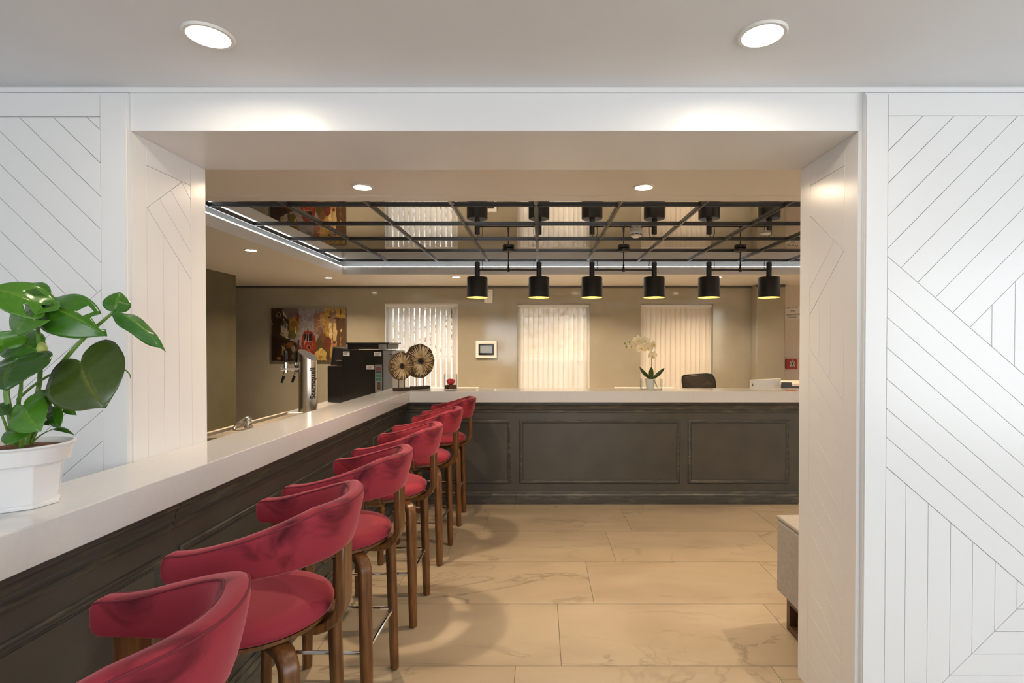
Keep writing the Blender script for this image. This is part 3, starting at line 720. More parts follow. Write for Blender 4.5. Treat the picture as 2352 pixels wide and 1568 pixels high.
# ------------------------------------------------------------------ things on the rear wall
def painting():
    W_, H_ = 236, 164
    u, v = np.meshgrid((np.arange(W_) + .5) / W_, (np.arange(H_) + .5) / H_)
    rng = np.random.default_rng(3)
    img = np.zeros((H_, W_, 3))
    def noise(n, m, seed):
        r = np.random.default_rng(seed); g = r.random((m + 2, n + 2))
        xx = u * n; yy = v * m; i = xx.astype(int); j = yy.astype(int); fx_ = xx - i; fy_ = yy - j
        return (g[j, i] * (1 - fx_) + g[j, i + 1] * fx_) * (1 - fy_) + (g[j + 1, i] * (1 - fx_) + g[j + 1, i + 1] * fx_) * fy_
    jx = (noise(26, 18, 1) - .5) * 0.016; jy = (noise(22, 26, 2) - .5) * 0.018
    U, V = u + jx, v + jy
    def poly(pts, c, warp=1.0):
        uu = u + jx * warp; vv = v + jy * warp; ins = np.zeros(u.shape, bool); n = len(pts)
        for k in range(n):
            (x1, y1), (x2, y2) = pts[k], pts[(k + 1) % n]
            if y1 == y2: continue
            cond = ((y1 > vv) != (y2 > vv)) & (uu < (x2 - x1) * (vv - y1) / (y2 - y1) + x1); ins ^= cond
        img[ins] = c
    def ell(cx, cy, rx, ry, c, warp=0.6):
        img[(((u + jx * warp - cx) / rx) ** 2 + ((v + jy * warp - cy) / ry) ** 2) < 1] = c
    rect = lambda a, b, c_, d, col, warp=0.4: poly([(a, b), (c_, b), (c_, d), (a, d)], col, warp)
    img[:] = (0.30, 0.25, 0.24)
    poly([(.36, 0), (.60, 0), (.57, .45), (.62, .7), (.34, .72), (.38, .3)], (.34, .30, .30))            # pale sky
    poly([(.12, 0), (.37, 0), (.36, .45), (.22, .4)], (.20, .13, .12))                                     # mauve upper left
    poly([(0, 0), (.15, 0), (.24, .26), (.26, .75), (.2, 1), (0, 1)], (.045, .022, .010))                  # dark house
    poly([(0, .55), (.28, .62), (.42, .72), (.42, 1), (0, 1)], (.022, .010, .006))
    poly([(.15, .02), (.18, .10), (.22, .18), (.21, .21), (.15, .12)], (.55, .47, .40))
    for x, y in ((.16, .18), (.185, .23), (.205, .28)):
        poly([(x, y), (x + .018, y + .04), (x + .018, y + .20), (x, y + .16)], (.50, .46, .42)); poly([(x + .005, y + .03), (x + .014, y + .05), (x + .014, y + .17), (x + .005, y + .14)], (.02, .015, .015))
    poly([(.13, .31), (.23, .43), (.22, .56), (.12, .46)], (.50, .38, .27)); poly([(.12, .48), (.23, .56), (.23, .585), (.12, .51)], (.55, .42, .30))
    ell(.10, .13, .03, .05, (.35, .20, .08)); ell(.10, .13, .018, .033, (.02, .012, .01)); ell(.10, .22, .026, .05, (.03, .018, .012))
    poly([(.24, .2), (.37, .16), (.38, .4), (.33, .55), (.25, .5)], (.42, .21, .05))                         # ochre house
    ell(.355, .17, .022, .08, (.30, .06, .03)); ell(.30, .40, .055, .16, (.25, .15, .03)); ell(.29, .50, .05, .09, (.12, .10, .03)); ell(.33, .42, .012, .07, (.65, .45, .14))
    poly([(.57, .12), (.72, .06), (.72, .55), (.59, .48)], (.34, .15, .09)); poly([(.65, .12), (.72, .10), (.72, .32), (.66, .34)], (.55, .33, .13))
    ell(.66, .42, .055, .10, (.36, .21, .12)); ell(.655, .44, .04, .08, (.24, .12, .08))
    rect(.72, 0, 1, 1, (.46, .26, .05)); rect(.72, 0, .99, .16, (.56, .34, .075)); rect(.87, .2, 1, 1, (.11, .05, .018)); poly([(.77, .16), (.99, .19), (.99, .23), (.77, .19)], (.07, .035, .02))
    ell(.83, .10, .05, .09, (.30, .17, .09)); ell(.825, .05, .016, .03, (.50, .36, .22)); ell(.93, .07, .012, .06, (.14, .08, .04))
    rect(.775, .20, .875, .28, (.32, .19, .11))
    poly([(.775, .28), (.82, .28), (.815, .62), (.79, .70), (.775, .60)], (.68, .50, .24)); poly([(.825, .28), (.875, .28), (.872, .68), (.83, .62)], (.66, .45, .20)); rect(.818, .28, .826, .62, (.12, .05, .02))
    ell(.94, .42, .012, .03, (.65, .50, .12)); rect(.925, .55, .935, .75, (.36, .20, .05))
    poly([(.60, .62), (.68, .45), (.78, .70), (.80, 1), (.58, 1)], (.10, .055, .018)); ell(.70, .56, .05, .08, (.16, .08, .03)); ell(.76, .66, .045, .12, (.16, .03, .02)); ell(.845, .70, .03, .07, (.45, .19, .07)); ell(.845, .645, .018, .03, (.09, .025, .015))
    poly([(.56, .98), (.60, .82), (.68, .74), (.74, .84), (.74, .98)], (.54, .36, .10)); ell(.66, .93, .03, .03, (.30, .17, .03))
    poly([(.42, .98), (.40, .70), (.41, .52), (.44, .45), (.49, .42), (.55, .45), (.59, .53), (.60, .74), (.57, .92), (.55, 1)], (.27, .035, .016), 0.3)      # tram
    poly([(.43, .50), (.49, .46), (.56, .50), (.56, .53), (.43, .53)], (.34, .055, .03), 0.3); poly([(.435, .50), (.55, .50), (.55, .505), (.435, .505)], (.45, .20, .12), 0.2)
    ell(.49, .40, .012, .02, (.18, .06, .03)); rect(.44, .48, .55, .63, (.03, .012, .012), .2); rect(.465, .48, .469, .63, (.6, .6, .58), .1); rect(.495, .48, .50, .63, (.55, .55, .54), .1); rect(.443, .63, .55, .64, (.55, .25, .2), .1)
    rect(.443, .64, .448, .8, (.45, .13, .08), .1); rect(.545, .64, .55, .8, (.40, .10, .06), .1); ell(.50, .735, .03, .05, (.42, .13, .07), .2); ell(.50, .745, .019, .034, (.03, .015, .01), .2)
    ell(.365, .64, .018, .04, (.09, .025, .02)); ell(.36, .75, .022, .09, (.12, .035, .025)); ell(.17, .69, .018, .03, (.10, .04, .02)); poly([(.15, .72), (.19, .73), (.16, .9), (.13, .88)], (.20, .10, .04)); rect(.155, .74, .16, .86, (.55, .40, .25))
    ell(.30, .78, .028, .06, (.20, .17, .12)); ell(.10, .95, .035, .03, (.30, .13, .03)); ell(.30, .92, .04, .05, (.12, .08, .02)); ell(.25, .70, .05, .06, (.16, .06, .02))
    for q in range(420):                                                                                 # brush strokes
        cx, cy = rng.random(2); L = .012 + .03 * rng.random(); a = rng.normal(1.3, .7); th = .003 + .005 * rng.random()
        du, dv = u - cx, (v - cy) * .70
        m_ = (np.abs(du * math.cos(a) + dv * math.sin(a)) < L) & (np.abs(-du * math.sin(a) + dv * math.cos(a)) < th)
        base = img[min(H_ - 1, int(cy * H_)), min(W_ - 1, int(cx * W_))]
        img[m_] = img[m_] * .45 + base * .55 * (0.55 + 1.0 * rng.random())
    img *= np.array([0.72, 0.76, 0.80]); img *= (0.75 + 0.5 * noise(70, 50, 9))[..., None]
    img = np.clip(img, 0, 1)
    x0, x1 = (623.5 - VX) * 8.43 / F, (794.5 - VX) * 8.43 / F; z1, z0 = H - (707.5 - VY) * 8.43 / F, H - (829 - VY) * 8.43 / F
    t = thing('canvas_painting', 'unframed oil painting of a red tram in a city street', 'painting', ((x0 + x1) / 2, 8.43, z0))
    MB().box(x0, x1, 8.43, YB - 0.002, z0, z1).build('canvas', 'dark_trim', t)
    mb = MB(); vx = np.linspace(x0, x1, W_ + 1); vz = np.linspace(z1, z0, H_ + 1)
    mb.v = [(float(a), 8.4285, float(b)) for b in vz for a in vx]
    mb.f = [(j * (W_ + 1) + i, (j + 1) * (W_ + 1) + i, (j + 1) * (W_ + 1) + i + 1, j * (W_ + 1) + i + 1) for j in range(H_) for i in range(W_)]
    m = mat('oil_paint', (0.3, 0.2, 0.1), 0.45); n, l, b = nodes_of(m)
    at = n.new('ShaderNodeAttribute'); at.attribute_name = 'paint'; l.new(at.outputs['Color'], b.inputs['Base Color'])
    o = mb.build('paint_layer', m, t, recalc=False)
    ca = o.data.color_attributes.new('paint', 'FLOAT_COLOR', 'CORNER')
    fc = np.concatenate([img.reshape(-1, 3), np.ones((W_ * H_, 1))], 1).repeat(4, axis=0)
    ca.data.foreach_set('color', fc.astype(np.float32).ravel())
painting()

def text_mesh(body, size, m, parent, place, name='lettering', extrude=0.0006, offset=0.0, align='CENTER', cuts=()):
    cu = bpy.data.curves.new(name, 'FONT'); cu.body = body; cu.size = size; cu.extrude = extrude; cu.align_x = align; cu.align_y = 'CENTER'; cu.offset = offset; cu.resolution_u = 3
    tmp = bpy.data.objects.new('tmp_text', cu); COL.objects.link(tmp)
    dg = bpy.context.evaluated_depsgraph_get(); me = bpy.data.meshes.new_from_object(tmp.evaluated_get(dg))
    bpy.data.objects.remove(tmp)
    if cuts:
        bm = bmesh.new(); bm.from_mesh(me)
        for c_ in cuts: bmesh.ops.bisect_plane(bm, geom=bm.verts[:] + bm.edges[:] + bm.faces[:], plane_co=(0, c_, 0), plane_no=(0, 1, 0))
        bm.to_mesh(me); bm.free()
    og = origin_of(parent)
    for v in me.vertices:
        p = place(v.co.x, v.co.y, v.co.z); v.co = (p[0] - og[0], p[1] - og[1], p[2] - og[2])
    me.materials.clear(); me.materials.append(M[m]); me.name = name
    return link(name, me, parent)

# touch panel
t = thing('wall_control_panel', 'cream framed touch control panel on the rear wall between two windows', 'control panel', (-0.853, 8.44, 1.305))
MB().box(-1.02, -0.685, 8.432, YB - 0.001, 1.305, 1.575).build('frame', 'white_plastic', t, bevel=0.006)
MB().box(-0.975, -0.73, 8.426, 8.431, 1.35, 1.53).build('bezel', 'black_gloss', t, bevel=0.002)
MB().box(-0.948, -0.757, 8.4235, 8.4258, 1.385, 1.503).build('display', 'screen', t)
t = thing('wall_box', 'small cream alarm box on the rear wall behind the leftmost shade', 'wall box', (-0.817, 8.43, 2.175))
MB().box(-0.885, -0.748, 8.405, YB - 0.001, 2.175, 2.39).build('housing', 'white_plastic', t, bevel=0.006)
for k in range(3): MB().box(-0.835 + k * 0.02, -0.825 + k * 0.02, 8.402, 8.404, 2.352, 2.362).build('button', 'grey_plastic', t)
# fire alarm call point
xa0, xa1 = (1804.5 - VX) * 8.45 / F, (1830 - VX) * 8.45 / F; za1, za0 = H - (824.5 - VY) * 8.45 / F, H - (847 - VY) * 8.45 / F
xc, zc = (xa0 + xa1) / 2 + 0.005, (za0 + za1) / 2
t = thing('fire_alarm', 'red square fire alarm call point on the cream wall', 'alarm', (xc, 8.44, za0))
MB().box(xa0, xa1, 8.42, YB - 0.001, za0, za1).build('housing', 'red_plastic', t, bevel=0.008)
MB().box(xc - 0.043, xc + 0.043, 8.414, 8.4195, zc - 0.042, zc + 0.042).build('press_plate', 'white_plastic', t, bevel=0.003)
MB().lathe([(0.002, 0), (0.013, 0), (0.013, 0.003), (0.002, 0.003)], (0, 0, 0), 20).build('dot', 'ink', t, org=(0, 0, 0)).matrix_local = Matrix.Translation((0, 8.4135 - 8.44, zc - za0)) @ Matrix.Rotation(R(90), 4, 'X')
for sx in (-1, 1):
    MB().prism([(xc + sx * 0.036, zc - 0.010), (xc + sx * 0.036, zc + 0.010), (xc + sx * 0.019, zc)], lambda a, b, d: (a, 8.4138 - d, b), 0, 0.0012).build('arrow', 'ink', t)
MB().box(xc - 0.03, xc + 0.03, 8.4125, 8.4138, zc + 0.026, zc + 0.033).build('print', 'ink', t); MB().box(xc - 0.03, xc + 0.03, 8.4125, 8.4138, zc - 0.034, zc - 0.027).build('print', 'ink', t)
MB().lathe([(0.006, 0), (0.006, 0.003), (0.001, 0.004)], (0, 0, 0), 12).build('indicator', 'white_plastic', t, org=(0, 0, 0)).matrix_local = Matrix.Translation((0.0, 8.4185 - 8.44, zc + 0.06 - za0)) @ Matrix.Rotation(R(90), 4, 'X')
# hand-written note
t = thing('paper_notice', 'white sheet with black handwriting taped to the cream wall', 'notice', (4.03, 8.46, 1.92))
MB().box(3.895, 4.20, 8.464, 8.4655, 1.925, 2.125).build('sheet', 'paper', t)
for body, zz, sz, xx in (('Am au To', 2.105, 0.044, 4.02), ('hold', 2.055, 0.040, 4.03), ('Vacation OUT', 1.995, 0.038, 4.04), ('of season', 1.955, 0.038, 4.02)):
    text_mesh(body, sz, 'ink', t, lambda a, b, c, zz=zz, xx=xx: (xx + a + 0.25 * b, 8.4635 - c, zz + b + 0.05 * a), 'handwriting', offset=0.0004)

# ------------------------------------------------------------------ reception things
t = thing('office_chair', 'black mesh-back office chair behind the reception counter', 'chair', (1.89, 6.17, 0))
def chair_back(sc, y0, y1):
    out = []
    pts = [(-0.20, 0.62), (0.20, 0.62), (0.205, 0.80), (0.205, 1.05), (0.195, 1.12), (0.165, 1.165), (0.11, 1.172), (0.0, 1.163), (-0.11, 1.158), (-0.165, 1.155), (-0.195, 1.135), (-0.20, 1.08), (-0.19, 1.00), (-0.20, 0.80)]
    return [(1.89 + a * sc, 0.9 + (b - 0.9) * sc) for a, b in pts]
def cb(a, b, d): return (a, 6.30 + d + 0.06 * (1 - ((a - 1.89) / 0.2) ** 2) + 0.05 * (b - 0.9), b)
MB().prism(chair_back(0.96, 0, 0), cb, 0.006, 0.016).build('mesh_back', 'mesh_back', t)
o_, i_ = chair_back(1.0, 0, 0), chair_back(0.93, 0, 0)
MB().rings([[cb(a, b, 0) for a, b in o_], [cb(a, b, 0.03) for a, b in o_], [cb(a, b, 0.03) for a, b in i_], [cb(a, b, 0) for a, b in i_], [cb(a, b, 0) for a, b in o_]], caps=False).build('back_frame', 'black', t)
MB().box(1.65, 2.13, 5.92, 6.36, 0.44, 0.52).build('seat', 'mesh_back', t, bevel=0.03, seg=3)
MB().box(1.86, 1.92, 6.365, 6.40, 0.42, 0.8).build('back_bracket', 'black', t)
MB().tube([(1.89, 6.15, 0.08), (1.89, 6.15, 0.45)], 0.028, 14).build('column', 'chrome', t, smooth=True)
for k in range(5):
    a = 2 * math.pi * k / 5; e = (1.89 + 0.29 * math.cos(a), 6.15 + 0.27 * math.sin(a))
    MB().tube([(1.89, 6.15, 0.10), (e[0], e[1], 0.065)], [0.03, 0.018], 8).build('base_arm', 'black', t)
    MB().lathe([(0.002, 0), (0.02, 0.0), (0.026, 0.013), (0.026, 0.04), (0.02, 0.052), (0.002, 0.052)], (e[0], e[1], 0), 12).build('caster', 'black', t, smooth=True)
t = thing('computer_monitor', 'white-backed computer monitor turned away on the reception desk', 'monitor', (2.5, 5.88, 0.75))
rot = Matrix.Rotation(R(9), 4, 'Z')
def mon(a, b, d):
    p = rot @ Vector((a, d, 0)); return (2.508 + p.x, 5.88 + p.y, b)
MB().prism([(-0.182, 0.86), (0.182, 0.86), (0.182, 1.137), (-0.182, 1.124)], mon, 0, 0.03).build('back_cover', 'white_plastic', t, bevel=0.005)
MB().prism([(-0.178, 0.865), (0.178, 0.865), (0.178, 1.132), (-0.178, 1.118)], mon, 0.031, 0.036).build('screen', 'black_gloss', t)
MB().prism([(-0.03, 0.765), (0.03, 0.765), (0.03, 0.95), (-0.03, 0.95)], mon, -0.016, -0.001).build('stand', 'grey_plastic', t)
MB().prism([(-0.10, 0.751), (0.10, 0.751), (0.10, 0.764), (-0.10, 0.764)], mon, -0.09, 0.09).build('foot', 'grey_plastic', t)
MB().prism([(-0.165, 1.055), (-0.155, 1.055), (-0.157, 1.085), (-0.163, 1.085)], mon, -0.002, -0.0005).build('logo', 'ink', t)
t = thing('card_terminal', 'dark grey card terminal standing beside the monitor', 'terminal', (2.73, 5.75, 0.75))
MB().prism([(2.66, 0.751), (2.76, 0.751), (2.76, 1.10), (2.66, 1.103)], lambda a, b, d: (a, 5.80 + d, b), 0, 0.05).build('housing', 'grey_plastic', t, bevel=0.006)
MB().box(2.67, 2.75, 5.851, 5.853, 0.95, 1.07).build('display', 'screen', t)
for x, lab in ((2.375, 'small orange tag lying on the reception worktop below the grey terminal'), (2.425, 'tiny orange tag at the right end of the reception worktop')):
    t = thing('orange_tag', lab, 'tag', (x, 5.1, ZW1), 'orange tags on the worktop')
    MB().box(x - 0.016, x + 0.016, 5.05, 5.09, ZW1 + 0.0003, ZW1 + 0.008).build('plate', 'orange', t, bevel=0.002)
    MB().tube([(x - 0.008, 5.07, ZW1 + 0.0095), (x + 0.008, 5.07, ZW1 + 0.0095)], 0.002, 6).build('clip', 'chrome', t)

# ------------------------------------------------------------------ orchid in a glass bowl
def petal_blade(mb, base, tip, width, normal, cup=0.15, n=6, prof=None):
    base, tip = Vector(base), Vector(tip); L = tip - base; x = L.normalized(); nz = Vector(normal); nz = (nz - x * nz.dot(x)).normalized(); y = nz.cross(x)
    prof = prof or (lambda t: math.sin(math.pi * min(1, t ** 0.75 * 0.98 + 0.02)) ** 0.75)
    rows = []
    for i in range(n + 1):
        t = i / n; w = width * 0.5 * max(0.03, prof(t))
        c = base + L * t + nz * (cup * L.length * 4 * t * (1 - t) * -0.35)
        rows.append([c - y * w + nz * cup * w, c - y * w * 0.5 + nz * cup * w * 0.2, c, c + y * w * 0.5 + nz * cup * w * 0.2, c + y * w + nz * cup * w])
    v = [p for r in rows for p in r]; f = []
    for i in range(n):
        for k in range(4): f.append((i * 5 + k, i * 5 + k + 1, (i + 1) * 5 + k + 1, (i + 1) * 5 + k))
    mb.add(v, f); return mb
YO = 5.16
ov = px(1496, 894, YO); OX = ov.x
vase = thing('glass_bowl', 'low round clear glass bowl on the reception worktop holding the orchid', 'bowl', (OX, YO, ZW1))
MB().lathe([(0.002, 0.0005), (0.100, 0.0005), (0.106, 0.004), (0.107, 0.106), (0.1055, 0.107)], (OX, YO, ZW1), 48, caps=False).build('bowl', 'glass', vase, smooth=True)
orch = thing('orchid_plant', 'white flowering orchid with three dark leaves in a glass bowl', 'plant', (OX, YO, ZW1 + 0.009))
z0 = ZW1 + 0.009
MB().lathe([(0.002, 0), (0.036, 0.0), (0.046, 0.10), (0.043, 0.10), (0.034, 0.01), (0.002, 0.008)], (OX - 0.012, YO, z0), 28).build('inner_pot', 'white_plastic', orch, smooth=True)
MB().lathe([(0.002, 0.094), (0.043, 0.092), (0.043, 0.085), (0.002, 0.083)], (OX - 0.012, YO, z0), 20).build('bark_chips', 'soil', orch, smooth=True)
MB().tube([px(1500, 871, YO - 0.03), px(1504, 876, YO - 0.05), px(1508, 884, YO - 0.05), px(1510, 891, YO - 0.04)], [0.004, 0.003, 0.003, 0.002], 6).build('root', 'bark', orch, smooth=True)
def oleaf(b, t_, w, nrm, cup=0.35):
    o = petal_blade(MB(), b, t_, w, nrm, cup, 9, lambda t: math.sin(math.pi * (0.12 + 0.85 * t)) ** 0.7).build('leaf', 'orchid_leaf', orch, smooth=True, recalc=False)
    s = o.modifiers.new('thick', 'SOLIDIFY'); s.thickness = 0.003
oleaf(px(1494, 869, YO), px(1469, 843, YO - 0.03), 0.045, (0.3, -1, 0.6))
oleaf(px(1498, 870, YO), px(1526, 845, YO - 0.02), 0.04, (-0.3, -1, 0.6))
oleaf(px(1496, 870, YO - 0.02), px(1496, 843, YO - 0.07), 0.05, (0.0, -1, 0.3), 0.2)
sp = [px(1496, 866, YO), px(1497, 840, YO), px(1497, 815, YO - 0.01), px(1494, 795, YO - 0.02), px(1482, 783, YO - 0.02), px(1465, 786, YO - 0.02), px(1450, 792, YO - 0.02), px(1434, 790, YO - 0.02)]
MB().tube(sp, [0.0035, 0.003, 0.003, 0.0026, 0.0024, 0.002, 0.0017, 0.0014], 7).build('flower_stem', 'orchid_leaf', orch, smooth=True)
def oflower(c, r, face, roll=0.0):
    c = Vector(c); nz = Vector(face).normalized(); ax = nz.cross(Vector((0, 0, 1))).normalized(); ay = ax.cross(nz)
    mb = MB()
    for k, (ang, ln, wd) in enumerate(((90, 1.0, 0.75), (215, 0.95, 0.62), (325, 0.95, 0.62), (12, 1.05, 1.15), (168, 1.05, 1.15))):
        a = R(ang + roll); d = ax * math.cos(a) + ay * math.sin(a)
        petal_blade(mb, c + d * r * 0.08, c + d * r * ln + nz * r * 0.12, r * wd, nz, 0.18, 6, lambda t: math.sin(math.pi * (0.1 + 0.86 * t)) ** 0.55)
    fl = mb.build('flower', 'petal', orch, smooth=True, recalc=False)
    h = MB(); h.tube([c, c + nz * r * 0.28 - ay * r * 0.12], [r * 0.10, r * 0.16], 8); h.tube([c + nz * r * 0.28 - ay * r * 0.12, c + nz * r * 0.35 - ay * r * 0.36], [r * 0.13, r * 0.04], 8)
    h.build('lip', 'orchid_heart', fl, smooth=True)
for x, y, r, f, ro in ((1452, 794, 0.052, (-0.7, -0.75, 0.0), 10), (1466, 783, 0.055, (-0.35, -0.9, 0.25), 0), (1480, 783, 0.057, (0.1, -0.95, 0.4), 8), (1473, 799, 0.055, (-0.1, -1, -0.2), -6),
                       (1488, 799, 0.054, (0.2, -1, -0.2), 4), (1500, 792, 0.048, (0.7, -0.7, 0.1), -8), (1498, 816, 0.05, (0.35, -0.85, -0.35), 15)):
    oflower(px(x, y, YO - 0.045), r, f, ro)
for x, y, r in ((1435, 788.5, 0.0085), (1438.5, 796, 0.010), (1446, 786.5, 0.011)):
    c = px(x, y, YO - 0.02); MB().lathe([(0.001, -r * 1.2), (r * 0.7, -r * 0.8), (r, 0), (r * 0.7, r * 0.9), (0.001, r * 1.3)], c, 12).build('bud', 'bud', orch, smooth=True)

# ------------------------------------------------------------------ rose in a glass
YV = 5.2; VXc = px(1035, 0, YV).x
g = thing('glass_cylinder', 'clear glass cylinder on the corner of the worktop beside the disc sculptures', 'vase', (VXc, YV, ZW1))
MB().lathe([(0.002, 0.0005), (0.062, 0.0005), (0.066, 0.004), (0.066, 0.150), (0.0645, 0.152)], (VXc, YV, ZW1), 40, caps=False).build('cylinder', 'glass', g, smooth=True)
rs = thing('preserved_rose', 'red rose on dark moss inside the glass cylinder', 'flower', (VXc, YV, ZW1 + 0.009))
z0 = ZW1 + 0.009
MB().lathe([(0.002, 0.0), (0.055, 0.0), (0.058, 0.02), (0.050, 0.036), (0.002, 0.040)], (VXc, YV, z0), 24).build('moss_bed', 'soil', rs, smooth=True)
for ring, (n_, rad, el0, el1, wid) in enumerate(((3, 0.022, -60, 92, 1.6), (4, 0.026, -65, 78, 1.2), (5, 0.030, -70, 58, 1.0), (6, 0.034, -72, 34, 0.85))):
    for k in range(n_):
        a0 = 2 * math.pi * k / n_ + ring * 0.7; pm = MB(); rows = []
        for i in range(7):
            el = R(el0 + (el1 - el0) * i / 6); wd = wid * math.sin(math.pi * (0.2 + 0.62 * i / 6)) ** 0.6
            rows.append([(VXc + (rad + 0.003 * (i / 6) ** 3 * ring + 0.0025 * abs(j - 2)) * math.cos(el) * math.cos(a0 + wd * (j - 2) / 2), YV + (rad + 0.003 * (i / 6) ** 3 * ring + 0.0025 * abs(j - 2)) * math.cos(el) * math.sin(a0 + wd * (j - 2) / 2), z0 + 0.071 + rad * math.sin(el)) for j in range(5)])
        pm.rings(rows, caps=False, closed=False); pm.build('petal', 'rose', rs, smooth=True, recalc=False)

# ------------------------------------------------------------------ disc sculptures
def sculpture(label, c, diam, base_c, yaw, seed):
    rnd = random.Random(seed)
    t = thing('disc_sculpture', label, 'sculpture', (base_c[0], base_c[1], ZW1), 'disc sculptures on the worktop corner')
    r = diam / 2; c = Vector(c); nz = Vector((math.sin(yaw), -math.cos(yaw), 0)); ax = Vector((math.cos(yaw), math.sin(yaw), 0)); ay = Vector((0, 0, 1))
    hole = r * 0.15
    def P(rad, a, d): return c + (ax * math.cos(a) + ay * math.sin(a)) * rad + nz * d
    n = 40
    prof = [(hole, -0.012), (hole, 0.006), (r * 0.6, 0.010), (r * 0.97, 0.004), (r, -0.004), (r * 0.99, -0.022), (r * 0.9, -0.03), (r * 0.4, -0.022), (hole, -0.012)]
    MB().rings([[P(rad * (1 + (0.02 * math.sin(9 * 2 * math.pi * k / n + 1) if rad > hole * 1.5 else 0)), 2 * math.pi * k / n, d) for k in range(n)] for rad, d in prof], caps=False).build('disc', 'bark', t, smooth=True)
    mb = MB(); nb = 44
    for k in range(nb):
        a = 2 * math.pi * (k + rnd.uniform(-0.3, 0.3)) / nb; w = 0.078 * rnd.uniform(0.6, 1.1); r1 = r * rnd.uniform(0.80, 0.98); r0 = hole * rnd.uniform(1.05, 1.9)
        h = 0.014 + rnd.uniform(0, 0.008)
        a2 = a + rnd.uniform(-0.03, 0.03)
        v = [P(r0, a - w * 0.9, 0.006), P(r0, a + w * 0.9, 0.006), P((r0 + r1) / 2, a + w, 0.007), P(r1, a2 + w * 0.5, 0.003), P(r1, a2 - w * 0.5, 0.003), P((r0 + r1) / 2, a - w, 0.007),
             P(r0, a, h), P((r0 + r1) / 2, a, h + 0.003), P(r1 * 0.99, a2, h * 0.7)]
        mb.add(v, [(0, 1, 6), (1, 2, 7, 6), (2, 3, 8, 7), (3, 4, 8), (4, 5, 7, 8), (5, 0, 6, 7)])
    o = mb.build('radial_blades', 'blade', t); o['kind'] = 'stuff'
    MB().rings([[P(hole * 1.02, 2 * math.pi * k / 24, d) for k in range(24)] for d in (-0.010, -0.006)]).build('hole_shadow_plug', 'ink', t)  # black plug added as the shade inside the open hole
    bw, bd = 0.078 * diam / 0.27, 0.036
    for s in (-1, 1):
        p = c + ax * s * r * 0.24; MB().tube([(p.x, p.y, c.z - r * 0.9), (p.x, p.y, ZW1 + 0.028)], 0.0035, 8).build('rod', 'black', t)
    bm = MB()
    q = [Vector((base_c[0], base_c[1], 0)) + ax * sx * bw + nz * sy * bd for sx, sy in ((-1, -1), (1, -1), (1, 1), (-1, 1))]
    bm.rings([[(p.x, p.y, ZW1 + 0.0005) for p in q], [(p.x, p.y, ZW1 + 0.03) for p in q]]).build('base', 'dark_base', t, bevel=0.003)
c1 = px(922.5, 840.5, 5.07); c2 = px(965, 829, 5.28)
sculpture('smaller disc sculpture with radiating pale blades, nearer the coffee machine', c1, 0.268, (c1.x, c1.y), R(46), 1)
sculpture('larger disc sculpture with radiating pale blades, beside the rose', c2, 0.340, (c2.x, c2.y), R(46), 2)

# ------------------------------------------------------------------ beer tap column
YT = 4.47; TXc = px(707, 0, YT).x; RT = 0.0735; zb = 0.911
t = thing('beer_tap', 'polished steel beer tap column with slanted top and two taps', 'beer tap', (TXc, YT, zb))
n = 48; top = []; bot = []; top2 = []
zc_ = 1.425; sl = Vector((0.60, 0.42))   # the cut falls to the right and towards the back
for k in range(n):
    a = 2 * math.pi * k / n; x, y = RT * math.cos(a), RT * math.sin(a)
    zt_ = zc_ - 0.62 * x + 0.16 * y
    bot.append((TXc + x, YT + y, zb + 0.001)); top.append((TXc + x, YT + y, zt_)); top2.append((TXc + x * 0.99, YT + y * 0.99, zt_ + 0.002))
MB().rings([bot, top], caps=True).build('column', 'steel', t, smooth=True, angle=30)
MB().rings([top, top2]).build('top_cap', 'grey_steel', t, smooth=True, angle=30)
MB().lathe([(RT + 0.001, 0.0), (RT + 0.022, 0.0), (RT + 0.022, 0.008), (RT + 0.012, 0.014), (RT + 0.001, 0.014)], (TXc, YT, zb + 0.0005), 48, caps=False).build('flange', 'chrome', t, smooth=True)
def wrap(a, b, c):
    ang = R(-42) - b / (RT + 0.0005); rr = RT + 0.0008 + c
    return (TXc + rr * math.cos(ang + R(0)), YT + rr * math.sin(ang), 1.188 + a)
text_mesh('Sternquell', 0.070, 'ink', t, lambda a, b, c: (TXc + (RT + 0.0012 + c) * math.cos(R(-34) - b / RT), YT + (RT + 0.0012 + c) * math.sin(R(-34) - b / RT), 1.190 + a * 0.92), 'lettering', offset=0.0012, cuts=[k * 0.004 for k in range(-12, 13)])
def tap(x, y, z):
    b = MB().tube([(x, y, z - 0.03), (x, y, z + 0.045)], [0.016, 0.014], 14).tube([(x, y, z + 0.045), (x, y, z + 0.055)], 0.019, 14).tube([(x + 0.01, y, z), (x - 0.035, y, z)], [0.015, 0.019], 14).tube([(x, y, z - 0.02), (x - 0.012, y - 0.005, z - 0.06)], [0.012, 0.009], 12)
    tp = b.build('tap_body', 'chrome', t, smooth=True)
    MB().tube([(x, y, z + 0.056), (x, y, z + 0.075), (x, y, z + 0.15)], [0.012, 0.014, 0.016], 12).build('handle', 'black_gloss', tp, smooth=True)
    MB().tube([(x - 0.012, y - 0.005, z - 0.058), (x - 0.03, y - 0.01, z - 0.115)], [0.013, 0.009], 12).build('spout', 'black_gloss', tp, smooth=True)
p1 = px(656, 847, YT - 0.06); p2 = px(680, 847, YT + 0.05)
tap(p1.x, p1.y, p1.z); tap(p2.x, p2.y, p2.z)
MB().tube([(p1.x, p1.y, p1.z), (TXc - RT + 0.01, YT - 0.03, p1.z)], 0.011, 12).tube([(p2.x, p2.y, p2.z), (TXc - RT + 0.01, YT + 0.03, p1.z)], 0.011, 12).build('pipe', 'chrome', t, smooth=True)
